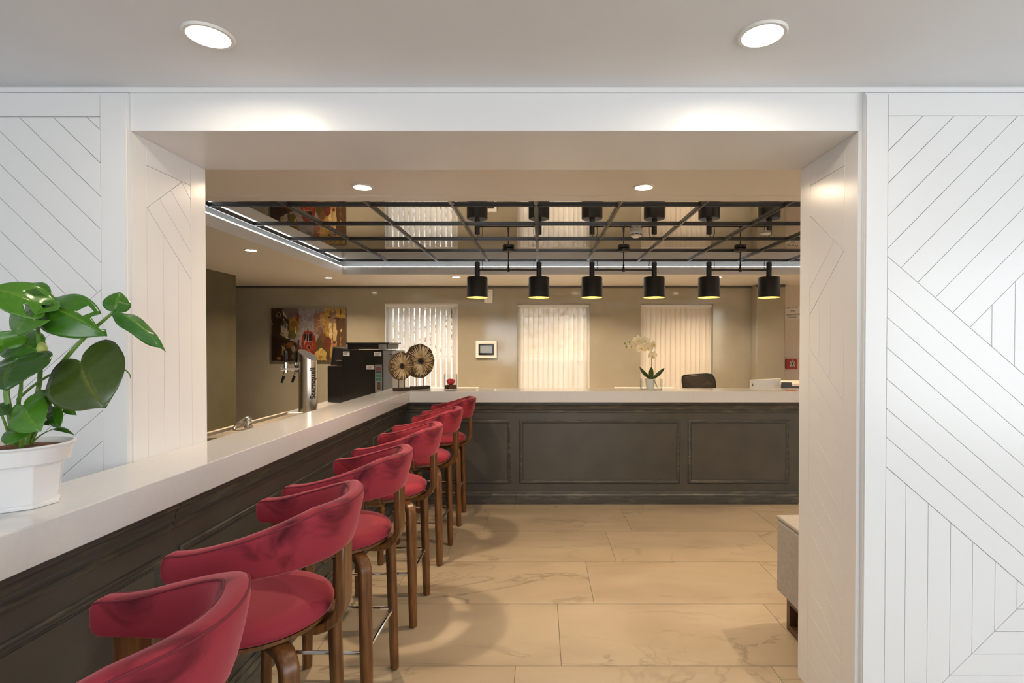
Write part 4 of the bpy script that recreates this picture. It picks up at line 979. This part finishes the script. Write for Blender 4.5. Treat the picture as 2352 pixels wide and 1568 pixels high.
MB().tube([(TXc - RT - 0.022, YT, p1.z), (TXc - RT + 0.004, YT, p1.z)], 0.034, 20).build('mount_collar', 'black_gloss', t, smooth=True, angle=40)

# ------------------------------------------------------------------ drainboard, mixer tap
t = thing('drainboard_sink', 'stainless drainboard with ribbed plate behind the bar worktop', 'sink', (-1.8, 3.5, 0.911))
x0, x1, y0, y1, zt = -2.10, -1.56, 2.55, 4.38, 0.945
MB().box(x0, x1, y0, y1, 0.9115, 0.926).build('tray', 'grey_plastic', t)  # dark colour gives the tray the shade between the ribs
for n_, bx in (('rim', (x0 - 0.01, x0 + 0.022, y0, y1, 0.926, zt + 0.012)), ('rim', (x1 - 0.022, x1 + 0.01, y0, y1, 0.926, zt)), ('rim', (x0 + 0.022, x1 - 0.022, y1 - 0.03, y1, 0.926, zt + 0.006)), ('rim', (x0 + 0.022, x1 - 0.022, y0, y0 + 0.03, 0.926, zt))):
    MB().box(*bx).build(n_, 'tray_steel', t, bevel=0.004)
mb = MB(); y = 3.22
while y < y1 - 0.05:
    mb.box(x0 + 0.05, x1 - 0.03, y, y + 0.011, 0.9262, 0.944); y += 0.0255
o = mb.build('ribs', 'tray_steel', t); o['kind'] = 'stuff'
MB().lathe([(0.165, 0.9265), (0.170, 0.944), (0.185, 0.947), (0.19, 0.940), (0.19, 0.9265)], (-1.83, 2.98, 0), 44, caps=False).build('sink_ring', 'chrome', t, smooth=True)
MB().lathe([(0.002, 0.9268), (0.16, 0.928)], (-1.83, 2.98, 0), 40).build('sink_bowl', 'grey_steel', t, smooth=True)
YX = 3.62
t = thing('mixer_tap', 'small chrome lever mixer tap at the drainboard', 'tap', (px(565, 0, YX).x, YX, zt))
bx_ = px(570, 985, YX); xx = bx_.x
MB().lathe([(0.002, 0.9445), (0.028, 0.9445), (0.028, 0.952), (0.022, 0.957), (0.022, 0.982), (0.018, 0.99), (0.022, 0.996), (0.019, 1.012), (0.002, 1.016)], (xx, YX, 0), 24).build('body', 'chrome', t, smooth=True)
MB().tube([(xx, YX, 0.975), (xx - 0.02, YX - 0.05, 0.985), (xx - 0.03, YX - 0.10, 0.972), (xx - 0.033, YX - 0.12, 0.950)], [0.013, 0.012, 0.011, 0.012], 12).build('spout', 'chrome', t, smooth=True)
MB().tube([(xx + 0.004, YX, 1.012), (xx - 0.015, YX - 0.03, 1.012), (xx - 0.032, YX - 0.085, 0.985)], [0.012, 0.011, 0.008], 10, squash=(1.2, 0.6)).build('lever', 'chrome', t, smooth=True)

# ------------------------------------------------------------------ coffee machine
YK = 5.45
def K(x, y): p = px(x, y, YK); return p.x, p.z
t = thing('coffee_machine', 'large black bean-to-cup coffee machine with grey vented panel', 'coffee machine', (-1.85, 5.7, 0.911))
def kbox(name, x0, y0, x1, y1, d0, d1, m, bevel=0.0, parent=t, seg=2):
    a, z1 = K(x0, y0); b, z0 = K(x1, y1); return MB().box(a, b, YK + d0, YK + d1, z0, z1).build(name, m, parent, bevel=bevel, seg=seg)
kbox('body', 785, 803.5, 880, 924, 0.0, 0.50, 'black_gloss', 0.006)
kbox('front_block', 750.5, 839.5, 786, 924, 0.01, 0.49, 'black_gloss', 0.010, seg=3)
# tilted display head
a = [K(757.5, 838), K(763, 797), K(789, 801), K(789, 838)]
MB().prism(a, lambda x, z, d: (x, YK + d, z), 0.03, 0.47).build('display_head', 'black', t, bevel=0.004)
a = [K(756.3, 838), K(761.8, 796.5), K(763, 797), K(757.5, 838)]
MB().prism(a, lambda x, z, d: (x, YK + d, z), 0.025, 0.475).build('display_glass', 'grey_steel', t)
kbox('display_hinge', 762, 795.5, 789, 797.5, 0.03, 0.06, 'chrome')
kbox('handle_bar', 770, 827, 782, 829, 0.02, 0.03, 'chrome')
kbox('lid', 796, 788.5, 889, 801.5, 0.02, 0.46, 'black_gloss', 0.012, seg=3)
kbox('lid_rim', 794, 786.5, 893, 790, 0.01, 0.48, 'black_gloss', 0.004)
kbox('lid_clip', 869, 790.5, 886, 804, 0.005, 0.03, 'grey_steel', 0.003)
pn = kbox('vent_panel', 880.3, 805.5, 902, 924, -0.004, 0.49, 'grey_steel', 0.003)
for k in range(10): kbox('louvre', 894 + (k % 3), 813 + k * 3.6, 901, 814.6 + k * 3.6, -0.007, -0.0042, 'ink', parent=pn)
cs = kbox('control_strip', 861.5, 837, 877.5, 900, -0.008, -0.0005, 'grey_steel', 0.002)
for yy, m_ in ((843, 'red_label'), (851, 'grey_plastic'), (859.5, 'green_label'), (868, 'green_label')):
    kbox('label_field', 864, yy, 876, yy + 6.2, -0.011, -0.0085, m_, parent=cs)
kbox('hatch', 866, 877, 874, 894, -0.011, -0.0085, 'bark', parent=cs)
for x0, y0, x1, y1 in ((788, 807, 803, 817), (859, 808.7, 876, 817.5), (841.8, 839, 859.5, 848.3)):
    st = kbox('sticker', x0, y0, x1, y1, -0.0025, -0.0005, 'paper')
    for k in range(3): kbox('print', x0 + 2, y0 + 2 + k * 2.4, x1 - 2 - 2 * k, y0 + 2.7 + k * 2.4, -0.0035, -0.0027, 'ink', parent=st)
for x in (778, 890):
    for d in (0.08, 0.42):
        cx, cz = K(x, 924); MB().lathe([(0.022, 0.0), (0.026, cz - 0.9115 + 0.001)], (cx, YK + d, 0.9112), 16).build('foot', 'black', t, smooth=True)

# ------------------------------------------------------------------ bar stools
def ribbon(path, wdir, width, thick):
    path = [Vector(p) for p in path]; wdir = Vector(wdir).normalized(); rings = []
    for i, p in enumerate(path):
        tg = (path[min(i + 1, len(path) - 1)] - path[max(i - 1, 0)]).normalized(); nn = tg.cross(wdir).normalized()
        w = width[i] if isinstance(width, list) else width; th = thick[i] if isinstance(thick, list) else thick
        rings.append([p + nn * th / 2 * a + wdir * w / 2 * b for a, b in ((1, 1), (1, -1), (-1, -1), (-1, 1))])
    return MB().rings(rings)
def arc(c, r, a0, a1, u, v, n=7):
    c, u, v = Vector(c), Vector(u), Vector(v)
    return [c + u * r * math.cos(R(a0 + (a1 - a0) * k / n)) + v * r * math.sin(R(a0 + (a1 - a0) * k / n)) for k in range(n + 1)]
def stool(label):
    t = thing('bar_stool', label, 'stool', (0, 0, 0), 'row of red velvet bar stools')
    # backrest
    cen = []; ra = 0.238; xc = 0.055
    arm = 0.125
    S = []
    for k in range(6): S.append((xc - arm + arm * k / 6, -ra - 0.004 * (1 - k / 6), Vector((0, -1, 0)), -1 + 0.28 * k / 6))
    for k in range(25):
        a = -math.pi / 2 + math.pi * k / 24
        S.append((xc + ra * math.cos(a), ra * math.sin(a), Vector((math.cos(a), math.sin(a), 0)), -0.72 + 1.44 * k / 24))
    for k in range(1, 7): S.append((xc - arm * k / 6, ra + 0.004 * k / 6, Vector((0, 1, 0)), 0.72 + 0.28 * k / 6))
    def section(x, y, out, s, sc=1.0, ext=0.0):
        q = 1 - abs(s); e = q * q * (3 - 2 * q)
        e = min(1.0, e * 1.25)
        zt_ = 0.968 + 0.088 * e; zb_ = 0.886 + 0.004 * e; th = 0.052 + 0.006 * e
        zm, hh = (zt_ + zb_) / 2, (zt_ - zb_) / 2
        lean = 0.018 * e
        pts = []
        for k in range(20):
            a = 2 * math.pi * k / 20; c, s_ = math.cos(a), math.sin(a)
            u = math.copysign(abs(c) ** 0.55, c) * th / 2 * sc; w = math.copysign(abs(s_) ** 0.5, s_) * hh * sc
            pts.append(Vector((x, y, zm + w)) + out * (u + lean * (w / hh if hh else 0)))
        return pts
    rings = []
    x0_, y0_, o0, s0 = S[0]
    for d, sc in ((0.030, 0.30), (0.026, 0.62), (0.018, 0.84), (0.008, 0.96)): rings.append(section(x0_ - d, y0_, o0, s0, sc))
    for x, y, o, s in S: rings.append(section(x, y, o, s))
    x1_, y1_, o1, s1 = S[-1]
    for d, sc in ((0.008, 0.96), (0.018, 0.84), (0.026, 0.62), (0.030, 0.30)): rings.append(section(x1_ - d, y1_, o1, s1, sc))
    bk = MB().rings(rings).build('backrest', 'velvet', t, smooth=True, angle=80)
    for kk in (3, 7):      # piping along the two upper edges
        MB().tube([r[kk] for r in rings[2:-2]], 0.0026, 6).build('piping', 'piping', bk, smooth=True)
    # seat
    sx = 0.022
    prof = [(0.002, 0.686), (0.20, 0.686), (0.214, 0.694), (0.219, 0.708), (0.214, 0.724), (0.196, 0.737), (0.15, 0.745), (0.08, 0.748), (0.002, 0.749)]
    MB().lathe(prof, (sx, 0, 0), 40).build('seat', 'velvet', t, smooth=True, angle=80)
    MB().lathe([(0.002, 0.670), (0.198, 0.670), (0.206, 0.676), (0.206, 0.6855), (0.002, 0.6855)], (sx, 0, 0), 40).build('seat_plate', 'walnut', t, smooth=True, angle=40)
    MB().lathe([(0.002, 0.612), (0.07, 0.612), (0.075, 0.6695), (0.002, 0.6695)], (sx, 0, 0), 24).build('swivel', 'black', t, smooth=True, angle=40)
    # rear upright: bent strip from under the seat up to the back
    xr = xc + ra - 0.010; zlow = 0.648; r_ = 0.085
    path = [Vector((0.0, 0, zlow)), Vector((0.1, 0, zlow))] + arc((xr - r_, 0, zlow + r_), r_, -90, 0, (1, 0, 0), (0, 0, 1)) + [Vector((xr, 0, 0.82)), Vector((xr, 0, 0.905))]
    ribbon(path, (0, 1, 0), 0.078, 0.028).build('upright', 'walnut', t, smooth=True, bevel=0.005, angle=50)
    for s in (-1, 1):
        yr = ra - 0.004
        path = [Vector((0.0, 0.02 * s, zlow + 0.004)), Vector((0.0, 0.1 * s, zlow + 0.004))] + arc((0.0, (yr - r_) * s, zlow + 0.004 + r_), r_, -90, 0, (0, s, 0), (0, 0, 1)) + [Vector((0.0, yr * s, 0.82)), Vector((0.0, yr * s, 0.905))]
        ribbon(path, (1, 0, 0), 0.088, 0.026).build('upright', 'walnut', t, smooth=True, bevel=0.005, angle=50)
    # legs
    for a in (-1, 1):
        for b in (-1, 1):
            fx_, fy_ = 0.205 * a, 0.185 * b; d = Vector((a * 0.74, b * 0.67, 0)).normalized(); top = Vector((0.192 * a, 0.172 * b, 0)); rad = 0.055; zt_ = 0.652
            cc = top - d * rad + Vector((0, 0, zt_ - rad))
            path = [Vector((0.03 * a, 0.03 * b, zt_)), top - d * (rad + 0.03) + Vector((0, 0, zt_))] + arc(cc, rad, 90, 0, d, (0, 0, 1)) + [Vector((fx_, fy_, 0.25)) + (top - Vector((fx_, fy_, 0))) * 0.4, Vector((fx_, fy_, 0.0))]
            wd = Vector((-d.y, d.x, 0)); nP = len(path)
            ribbon(path, wd, [0.052] * (nP - 2) + [0.046, 0.040], [0.036] * (nP - 2) + [0.036, 0.032]).build('leg', 'walnut', t, smooth=True, bevel=0.010, seg=3, angle=50)
    zf = 0.285; cs_ = [(0.200, 0.180), (-0.200, 0.180), (-0.200, -0.180), (0.200, -0.180)]
    for k in range(4):
        p, q_ = cs_[k], cs_[(k + 1) % 4]; MB().tube([(p[0], p[1], zf), (q_[0], q_[1], zf)], 0.0075, 10).build('footrest_bar', 'chrome', t, smooth=True)
    return t
ST = [(0.89, 'red velvet bar stool nearest the camera, cut off by the lower edge'), (1.615, 'second red velvet bar stool from the camera, its round seat showing beside the first'),
      (2.275, 'third red velvet bar stool from the camera'), (3.0, 'fourth red velvet bar stool from the camera, before the last two'),
      (3.806, 'red velvet bar stool second from the reception counter'), (4.585, 'red velvet bar stool closest to the reception counter at the far end of the row')]
s0 = stool(ST[0][1])
for i, (y, lab) in enumerate(ST):
    s = s0 if i == 0 else copy_tree(s0)
    s.location = (-0.885 if i else -0.858, y, 0); s['label'] = lab
    s.rotation_euler = (0, 0, R((0, 1.5, -1, 1, -2, 1.5)[i]))

# ------------------------------------------------------------------ ottoman behind the right pier
t = thing('upholstered_bench', 'warm grey upholstered bench with dark wooden leg frame, half hidden by the right pier', 'bench', (1.7, 2.66, 0))
MB().box(1.292, 2.25, 2.425, 2.885, 0.172, 0.560).build('body', 'upholstery', t, bevel=0.012, seg=3)
MB().box(1.290, 2.252, 2.423, 2.887, 0.5605, 0.582).build('top_pad', 'upholstery', t, bevel=0.008, seg=3)
for x in (1.31, 2.19):
    fr_ = [(2.46, 0.0), (2.80, 0.0), (2.80, 0.170), (2.46, 0.170)]; fi = [(2.495, 0.035), (2.765, 0.035), (2.765, 0.145), (2.495, 0.145)]
    MB().rings([[(x, a, b) for a, b in fr_], [(x + 0.05, a, b) for a, b in fr_], [(x + 0.05, a, b) for a, b in fi], [(x, a, b) for a, b in fi], [(x, a, b) for a, b in fr_]], caps=False).build('leg_frame', 'walnut_dark', t)

# ------------------------------------------------------------------ potted plant
PX, PY = px(43, 0, 1.44).x, 1.44
pot = thing('plant_pot', 'white glazed eight-sided pot on the near end of the bar worktop', 'pot', (PX, PY, ZW1))
zt_ = 1.238
MB().lathe([(0.002, 0.0005), (0.088, 0.0005), (0.088, 0.011), (0.084, 0.014), (0.094, 0.10), (0.099, 0.122)], (PX, PY, ZW1), 8, ang=R(22.5 - 8)).build('body', 'pot', pot, bevel=0.006, seg=3, smooth=True, angle=25)
MB().lathe([(0.100, 0.116), (0.106, 0.120), (0.111, 0.158), (0.118, 0.164), (0.117, 0.168), (0.110, 0.168), (0.104, 0.150), (0.101, 0.12)], (PX, PY, ZW1), 48, caps=False).build('rim_band', 'pot', pot, smooth=True, angle=40)
plant = thing('monstera_plant', 'green split-leaf monstera growing from the white pot', 'plant', (PX, PY, ZW1 + 0.13))
so = MB(); NN = 22
for j in range(7):
    rr = 0.102 * j / 6 + 0.001
    so.v += [(PX + rr * math.cos(2 * math.pi * k / NN), PY + rr * math.sin(2 * math.pi * k / NN), ZW1 + 0.150 + 0.012 * (1 - j / 6) + random.uniform(-0.004, 0.004)) for k in range(NN)]
so.f = [(j * NN + k, j * NN + (k + 1) % NN, (j + 1) * NN + (k + 1) % NN, (j + 1) * NN + k) for j in range(6) for k in range(NN)]
so.build('soil', 'soil', pot, smooth=True, recalc=False)
HEART = [(0, 0), (-0.13, 0.06), (-0.24, 0.19), (-0.21, 0.36), (-0.04, 0.47), (0.18, 0.51), (0.42, 0.51), (0.64, 0.44), (0.82, 0.29), (0.93, 0.11), (1.0, 0.0)]
OVAL = [(0, 0), (-0.01, 0.12), (0.06, 0.28), (0.18, 0.42), (0.36, 0.50), (0.55, 0.47), (0.72, 0.36), (0.86, 0.20), (0.95, 0.08), (1.0, 0.0)]
def spline(pts, t):
    n = len(pts) - 1; x = t * n; i = min(int(x), n - 1); f = x - i
    P = lambda k: pts[max(0, min(n, k))]
    out = []
    for c in (0, 1):
        p0, p1, p2, p3 = P(i - 1)[c], P(i)[c], P(i + 1)[c], P(i + 2)[c]
        out.append(0.5 * (2 * p1 + (p2 - p0) * f + (2 * p0 - 5 * p1 + 4 * p2 - p3) * f * f + (3 * p1 - p0 - 3 * p2 + p3) * f ** 3))
    return out
def leaf(b, t_, width, nrm, shape=HEART, fold=0.25, droop=0.12, arch=0.10, ripple=0.02, col=(0.055, 0.20, 0.018), holes=(), twist=0.0, split=(), halves=(1, 1)):
    B, T = px(*b), px(*t_); Lv = T - B; L = Lv.length; ax = Lv.normalized(); nz = Vector(nrm); nz = (nz - ax * nz.dot(ax)).normalized(); ay = nz.cross(ax)
    nt, ns = 22, 8; mb = MB(); cols = []; rnd = random.Random(int(b[0] * 7 + b[1]))
    for side in (-1, 1):
        base = len(mb.v)
        hs = halves[0 if side < 0 else 1]
        for i in range(nt + 1):
            t = i / nt; ou, ow = spline(shape, t); ow = max(0.0, ow) * width * hs
            for k in range(ns + 1):
                s = k / ns; u = t + (ou - t) * s; w = ow * s
                z = -fold * w + arch * L * 4 * max(0, u) * (1 - u) - droop * L * max(0, u) ** 2 + ripple * width * math.sin(t * 17 + side) * s * s
                z += twist * width * side * s * t
                p = B + ax * u * L + ay * w * side + nz * z; mb.v.append(tuple(p))
                vein = 0.5 + 0.5 * math.cos((t * 7.5 - s * 0.9) * 2 * math.pi); vein = vein ** 8
                g = 0.88 + 0.16 * rnd.random() + 0.18 * vein * (1 - s)
                c_ = [c * g for c in col]
                if k == 0: c_ = [c_[0] * 1.5 + 0.03, c_[1] * 1.25 + 0.03, c_[2] * 1.2 + 0.006]
                cols.append((*c_, 1))
        for i in range(nt):
            for k in range(ns):
                tm, sm = (i + .5) / nt, (k + .5) / ns
                if any(sd == side and a0 <= tm <= a1 and c0 <= sm <= c1 for sd, a0, a1, c0, c1 in holes): continue
                q = (base + i * (ns + 1) + k, base + i * (ns + 1) + k + 1, base + (i + 1) * (ns + 1) + k + 1, base + (i + 1) * (ns + 1) + k)
                mb.f.append(q if side > 0 else q[::-1])
    o = mb.build('leaf', 'leaf', plant, smooth=True, angle=180, recalc=False)
    ca = o.data.color_attributes.new('leaf', 'FLOAT_COLOR', 'POINT')
    ca.data.foreach_set('color', np.array(cols, np.float32).ravel())
    sd_ = o.modifiers.new('thick', 'SOLIDIFY'); sd_.thickness = 0.0012; sd_.offset = 0
    return o
def C(x, y, Y): return (x / 2.614, 600 + y / 2.614, Y)      # pixel read off a 2.614x crop
D = 1.44
G1, G2, G3 = (0.042, 0.155, 0.009), (0.065, 0.205, 0.012), (0.026, 0.085, 0.009)
leaf(C(238, 262, D - .06), C(95, 440, D - .10), 0.150, (-0.25, -0.9, 0.45), fold=0.10, droop=0.05, arch=0.10, col=G2, holes=((-1, .12, .28, .35, .8), (-1, .42, .55, .4, .95), (1, .15, .3, .35, .75), (1, .45, .58, .4, .95)))
leaf(C(262, 232, D - .02), C(105, 120, D + .02), 0.075, (0.3, -0.8, 0.5), OVAL, col=G1)
leaf(C(235, 258, D - .07), C(-60, 150, D - .12), 0.11, (-0.1, -0.7, 0.7), fold=0.1, col=G2, holes=((1, .3, .42, .4, .9), (-1, .35, .5, .4, .8)))
leaf(C(262, 245, D - .03), C(612, 425, D - .06), 0.125, (0.15, -0.85, 0.45), OVAL, fold=0.35, droop=0.10, arch=0.12, col=G1, holes=((1, .55, .62, .2, .7), (1, .68, .86, .55, 1.0)))
leaf(C(690, 300, D - .02), C(722, 178, D + .0), 0.060, (0.55, -0.8, 0.1), OVAL, fold=0.6, arch=0.15, col=G1)
leaf(C(690, 296, D - .02), C(992, 540, D - .05), 0.048, (0.5, -0.75, 0.5), OVAL, fold=0.9, droop=0.0, arch=0.14, ripple=0.12, col=(0.045, 0.165, 0.018), holes=((1, .62, .70, .3, .8),))
leaf(C(488, 604, D - .06), C(600, 866, D - .12), 0.185, (0.22, -0.95, 0.15), HEART, fold=0.05, droop=0.10, arch=0.08, ripple=0.012, col=(0.052, 0.085, 0.012))
leaf(C(112, 588, D - .10), C(8, 758, D - .16), 0.165, (-0.05, -0.9, 0.45), HEART, fold=0.12, arch=0.12, col=G3)
leaf(C(72, 470, D - .02), C(238, 545, D - .05), 0.095, (0.0, -0.8, 0.6), HEART, col=G1)
leaf(C(28, 520, D - .08), C(-40, 430, D - .10), 0.10, (0.1, -0.8, 0.6), HEART, col=G2)
leaf(C(400, 690, D + .0), C(525, 800, D + .02), 0.085, (-0.1, -0.85, 0.5), OVAL, col=G1)
leaf(C(405, 685, D + .0), C(288, 700, D - .01), 0.05, (0.0, -0.6, 0.8), OVAL, col=G3)
leaf(C(318, 800, D - .05), C(120, 862, D - .08), 0.075, (0.0, -0.75, 0.65), OVAL, fold=0.3, col=G1)
leaf(C(140, 868, D - .09), C(212, 1012, D - .13), 0.090, (0.15, -0.95, 0.3), HEART, col=G2, fold=0.15)
leaf(C(120, 1000, D - .09), C(22, 1095, D - .13), 0.062, (0.0, -0.9, 0.4), HEART, col=G1)
leaf(C(318, 880, D - .04), C(338, 998, D - .07), 0.040, (0.1, -0.95, 0.2), HEART, col=G1)
leaf(C(372, 856, D - .03), C(442, 918, D - .05), 0.026, (-0.1, -0.8, 0.5), OVAL, col=G1)
leaf(C(318, 1006, D - .05), C(426, 1026, D - .08), 0.014, (0, -0.6, 0.8), OVAL, col=G3)
leaf(C(240, 962, D - .06), C(286, 978, D - .08), 0.014, (0, -0.6, 0.8), OVAL, col=G3)
leaf(C(-20, 860, D - .08), C(25, 915, D - .10), 0.04, (0, -0.8, 0.5), OVAL, col=G3)
def stem(pts, r0, r1, n=8):
    P = [px(*C(*p)) for p in pts]; out = []
    for i in range(len(P) - 1):
        for k in range(4):
            f = k / 4; p0 = P[max(i - 1, 0)]; p1 = P[i]; p2 = P[i + 1]; p3 = P[min(i + 2, len(P) - 1)]
            out.append(0.5 * (2 * p1 + (p2 - p0) * f + (2 * p0 - 5 * p1 + 4 * p2 - p3) * f * f + (3 * p1 - p0 - 3 * p2 + p3) * f ** 3))
    out.append(P[-1]); m_ = len(out) - 1
    return MB().tube(out, [r0 + (r1 - r0) * k / m_ for k in range(m_ + 1)], n).build('stem', 'stem', plant, smooth=True)
stem([(175, 1090, D), (250, 880, D - .02), (320, 690, D - .03), (430, 540, D - .03), (560, 410, D - .02), (690, 300, D - .02)], 0.0075, 0.0035)
stem([(150, 1100, D - .02), (235, 730, D - .01), (232, 480, D - .03), (228, 330, D - .05), (250, 250, D - .04)], 0.006, 0.004)
stem([(165, 1095, D - .01), (280, 860, D - .03), (400, 690, D - .04), (460, 640, D - .05), (488, 604, D - .06)], 0.006, 0.004)
stem([(90, 1100, D - .03), (60, 950, D - .07), (35, 760, D - .08), (70, 620, D - .08), (112, 590, D - .10)], 0.008, 0.005)
stem([(115, 1080, D - .03), (105, 880, D - .05), (125, 720, D - .04), (90, 520, D - .02), (72, 470, D - .02)], 0.005, 0.003)
stem([(160, 1090, D - .02), (210, 940, D - .04), (290, 820, D - .05), (318, 800, D - .05)], 0.0045, 0.003)
stem([(130, 1100, D - .05), (120, 1000, D - .08), (140, 868, D - .09)], 0.005, 0.0035)
stem([(120, 1120, D - .05), (125, 1050, D - .08), (122, 1002, D - .09)], 0.005, 0.003)
stem([(185, 1085, D - .02), (250, 960, D - .03), (315, 880, D - .04), (340, 870, D - .035), (372, 856, D - .03)], 0.003, 0.0018)
stem([(190, 1085, D - .02), (245, 1040, D - .04), (318, 1006, D - .05)], 0.002, 0.0012)
stem([(60, 1080, D - .05), (20, 960, D - .08), (-20, 860, D - .08)], 0.004, 0.002)
stem([(100, 830, D - .02), (200, 745, D - .03), (300, 680, D - .03)], 0.0035, 0.003)
stem([(700, 622, D - .02), (755, 655, D - .03), (778, 680, D - .03), (782, 704, D - .03)], 0.0022, 0.001)
bd = px(*C(252, 525, D - .06)); MB().lathe([(0.001, -0.020), (0.008, -0.014), (0.012, 0.0), (0.009, 0.012), (0.001, 0.019)], bd, 14).build('bud', 'bud', plant, smooth=True)
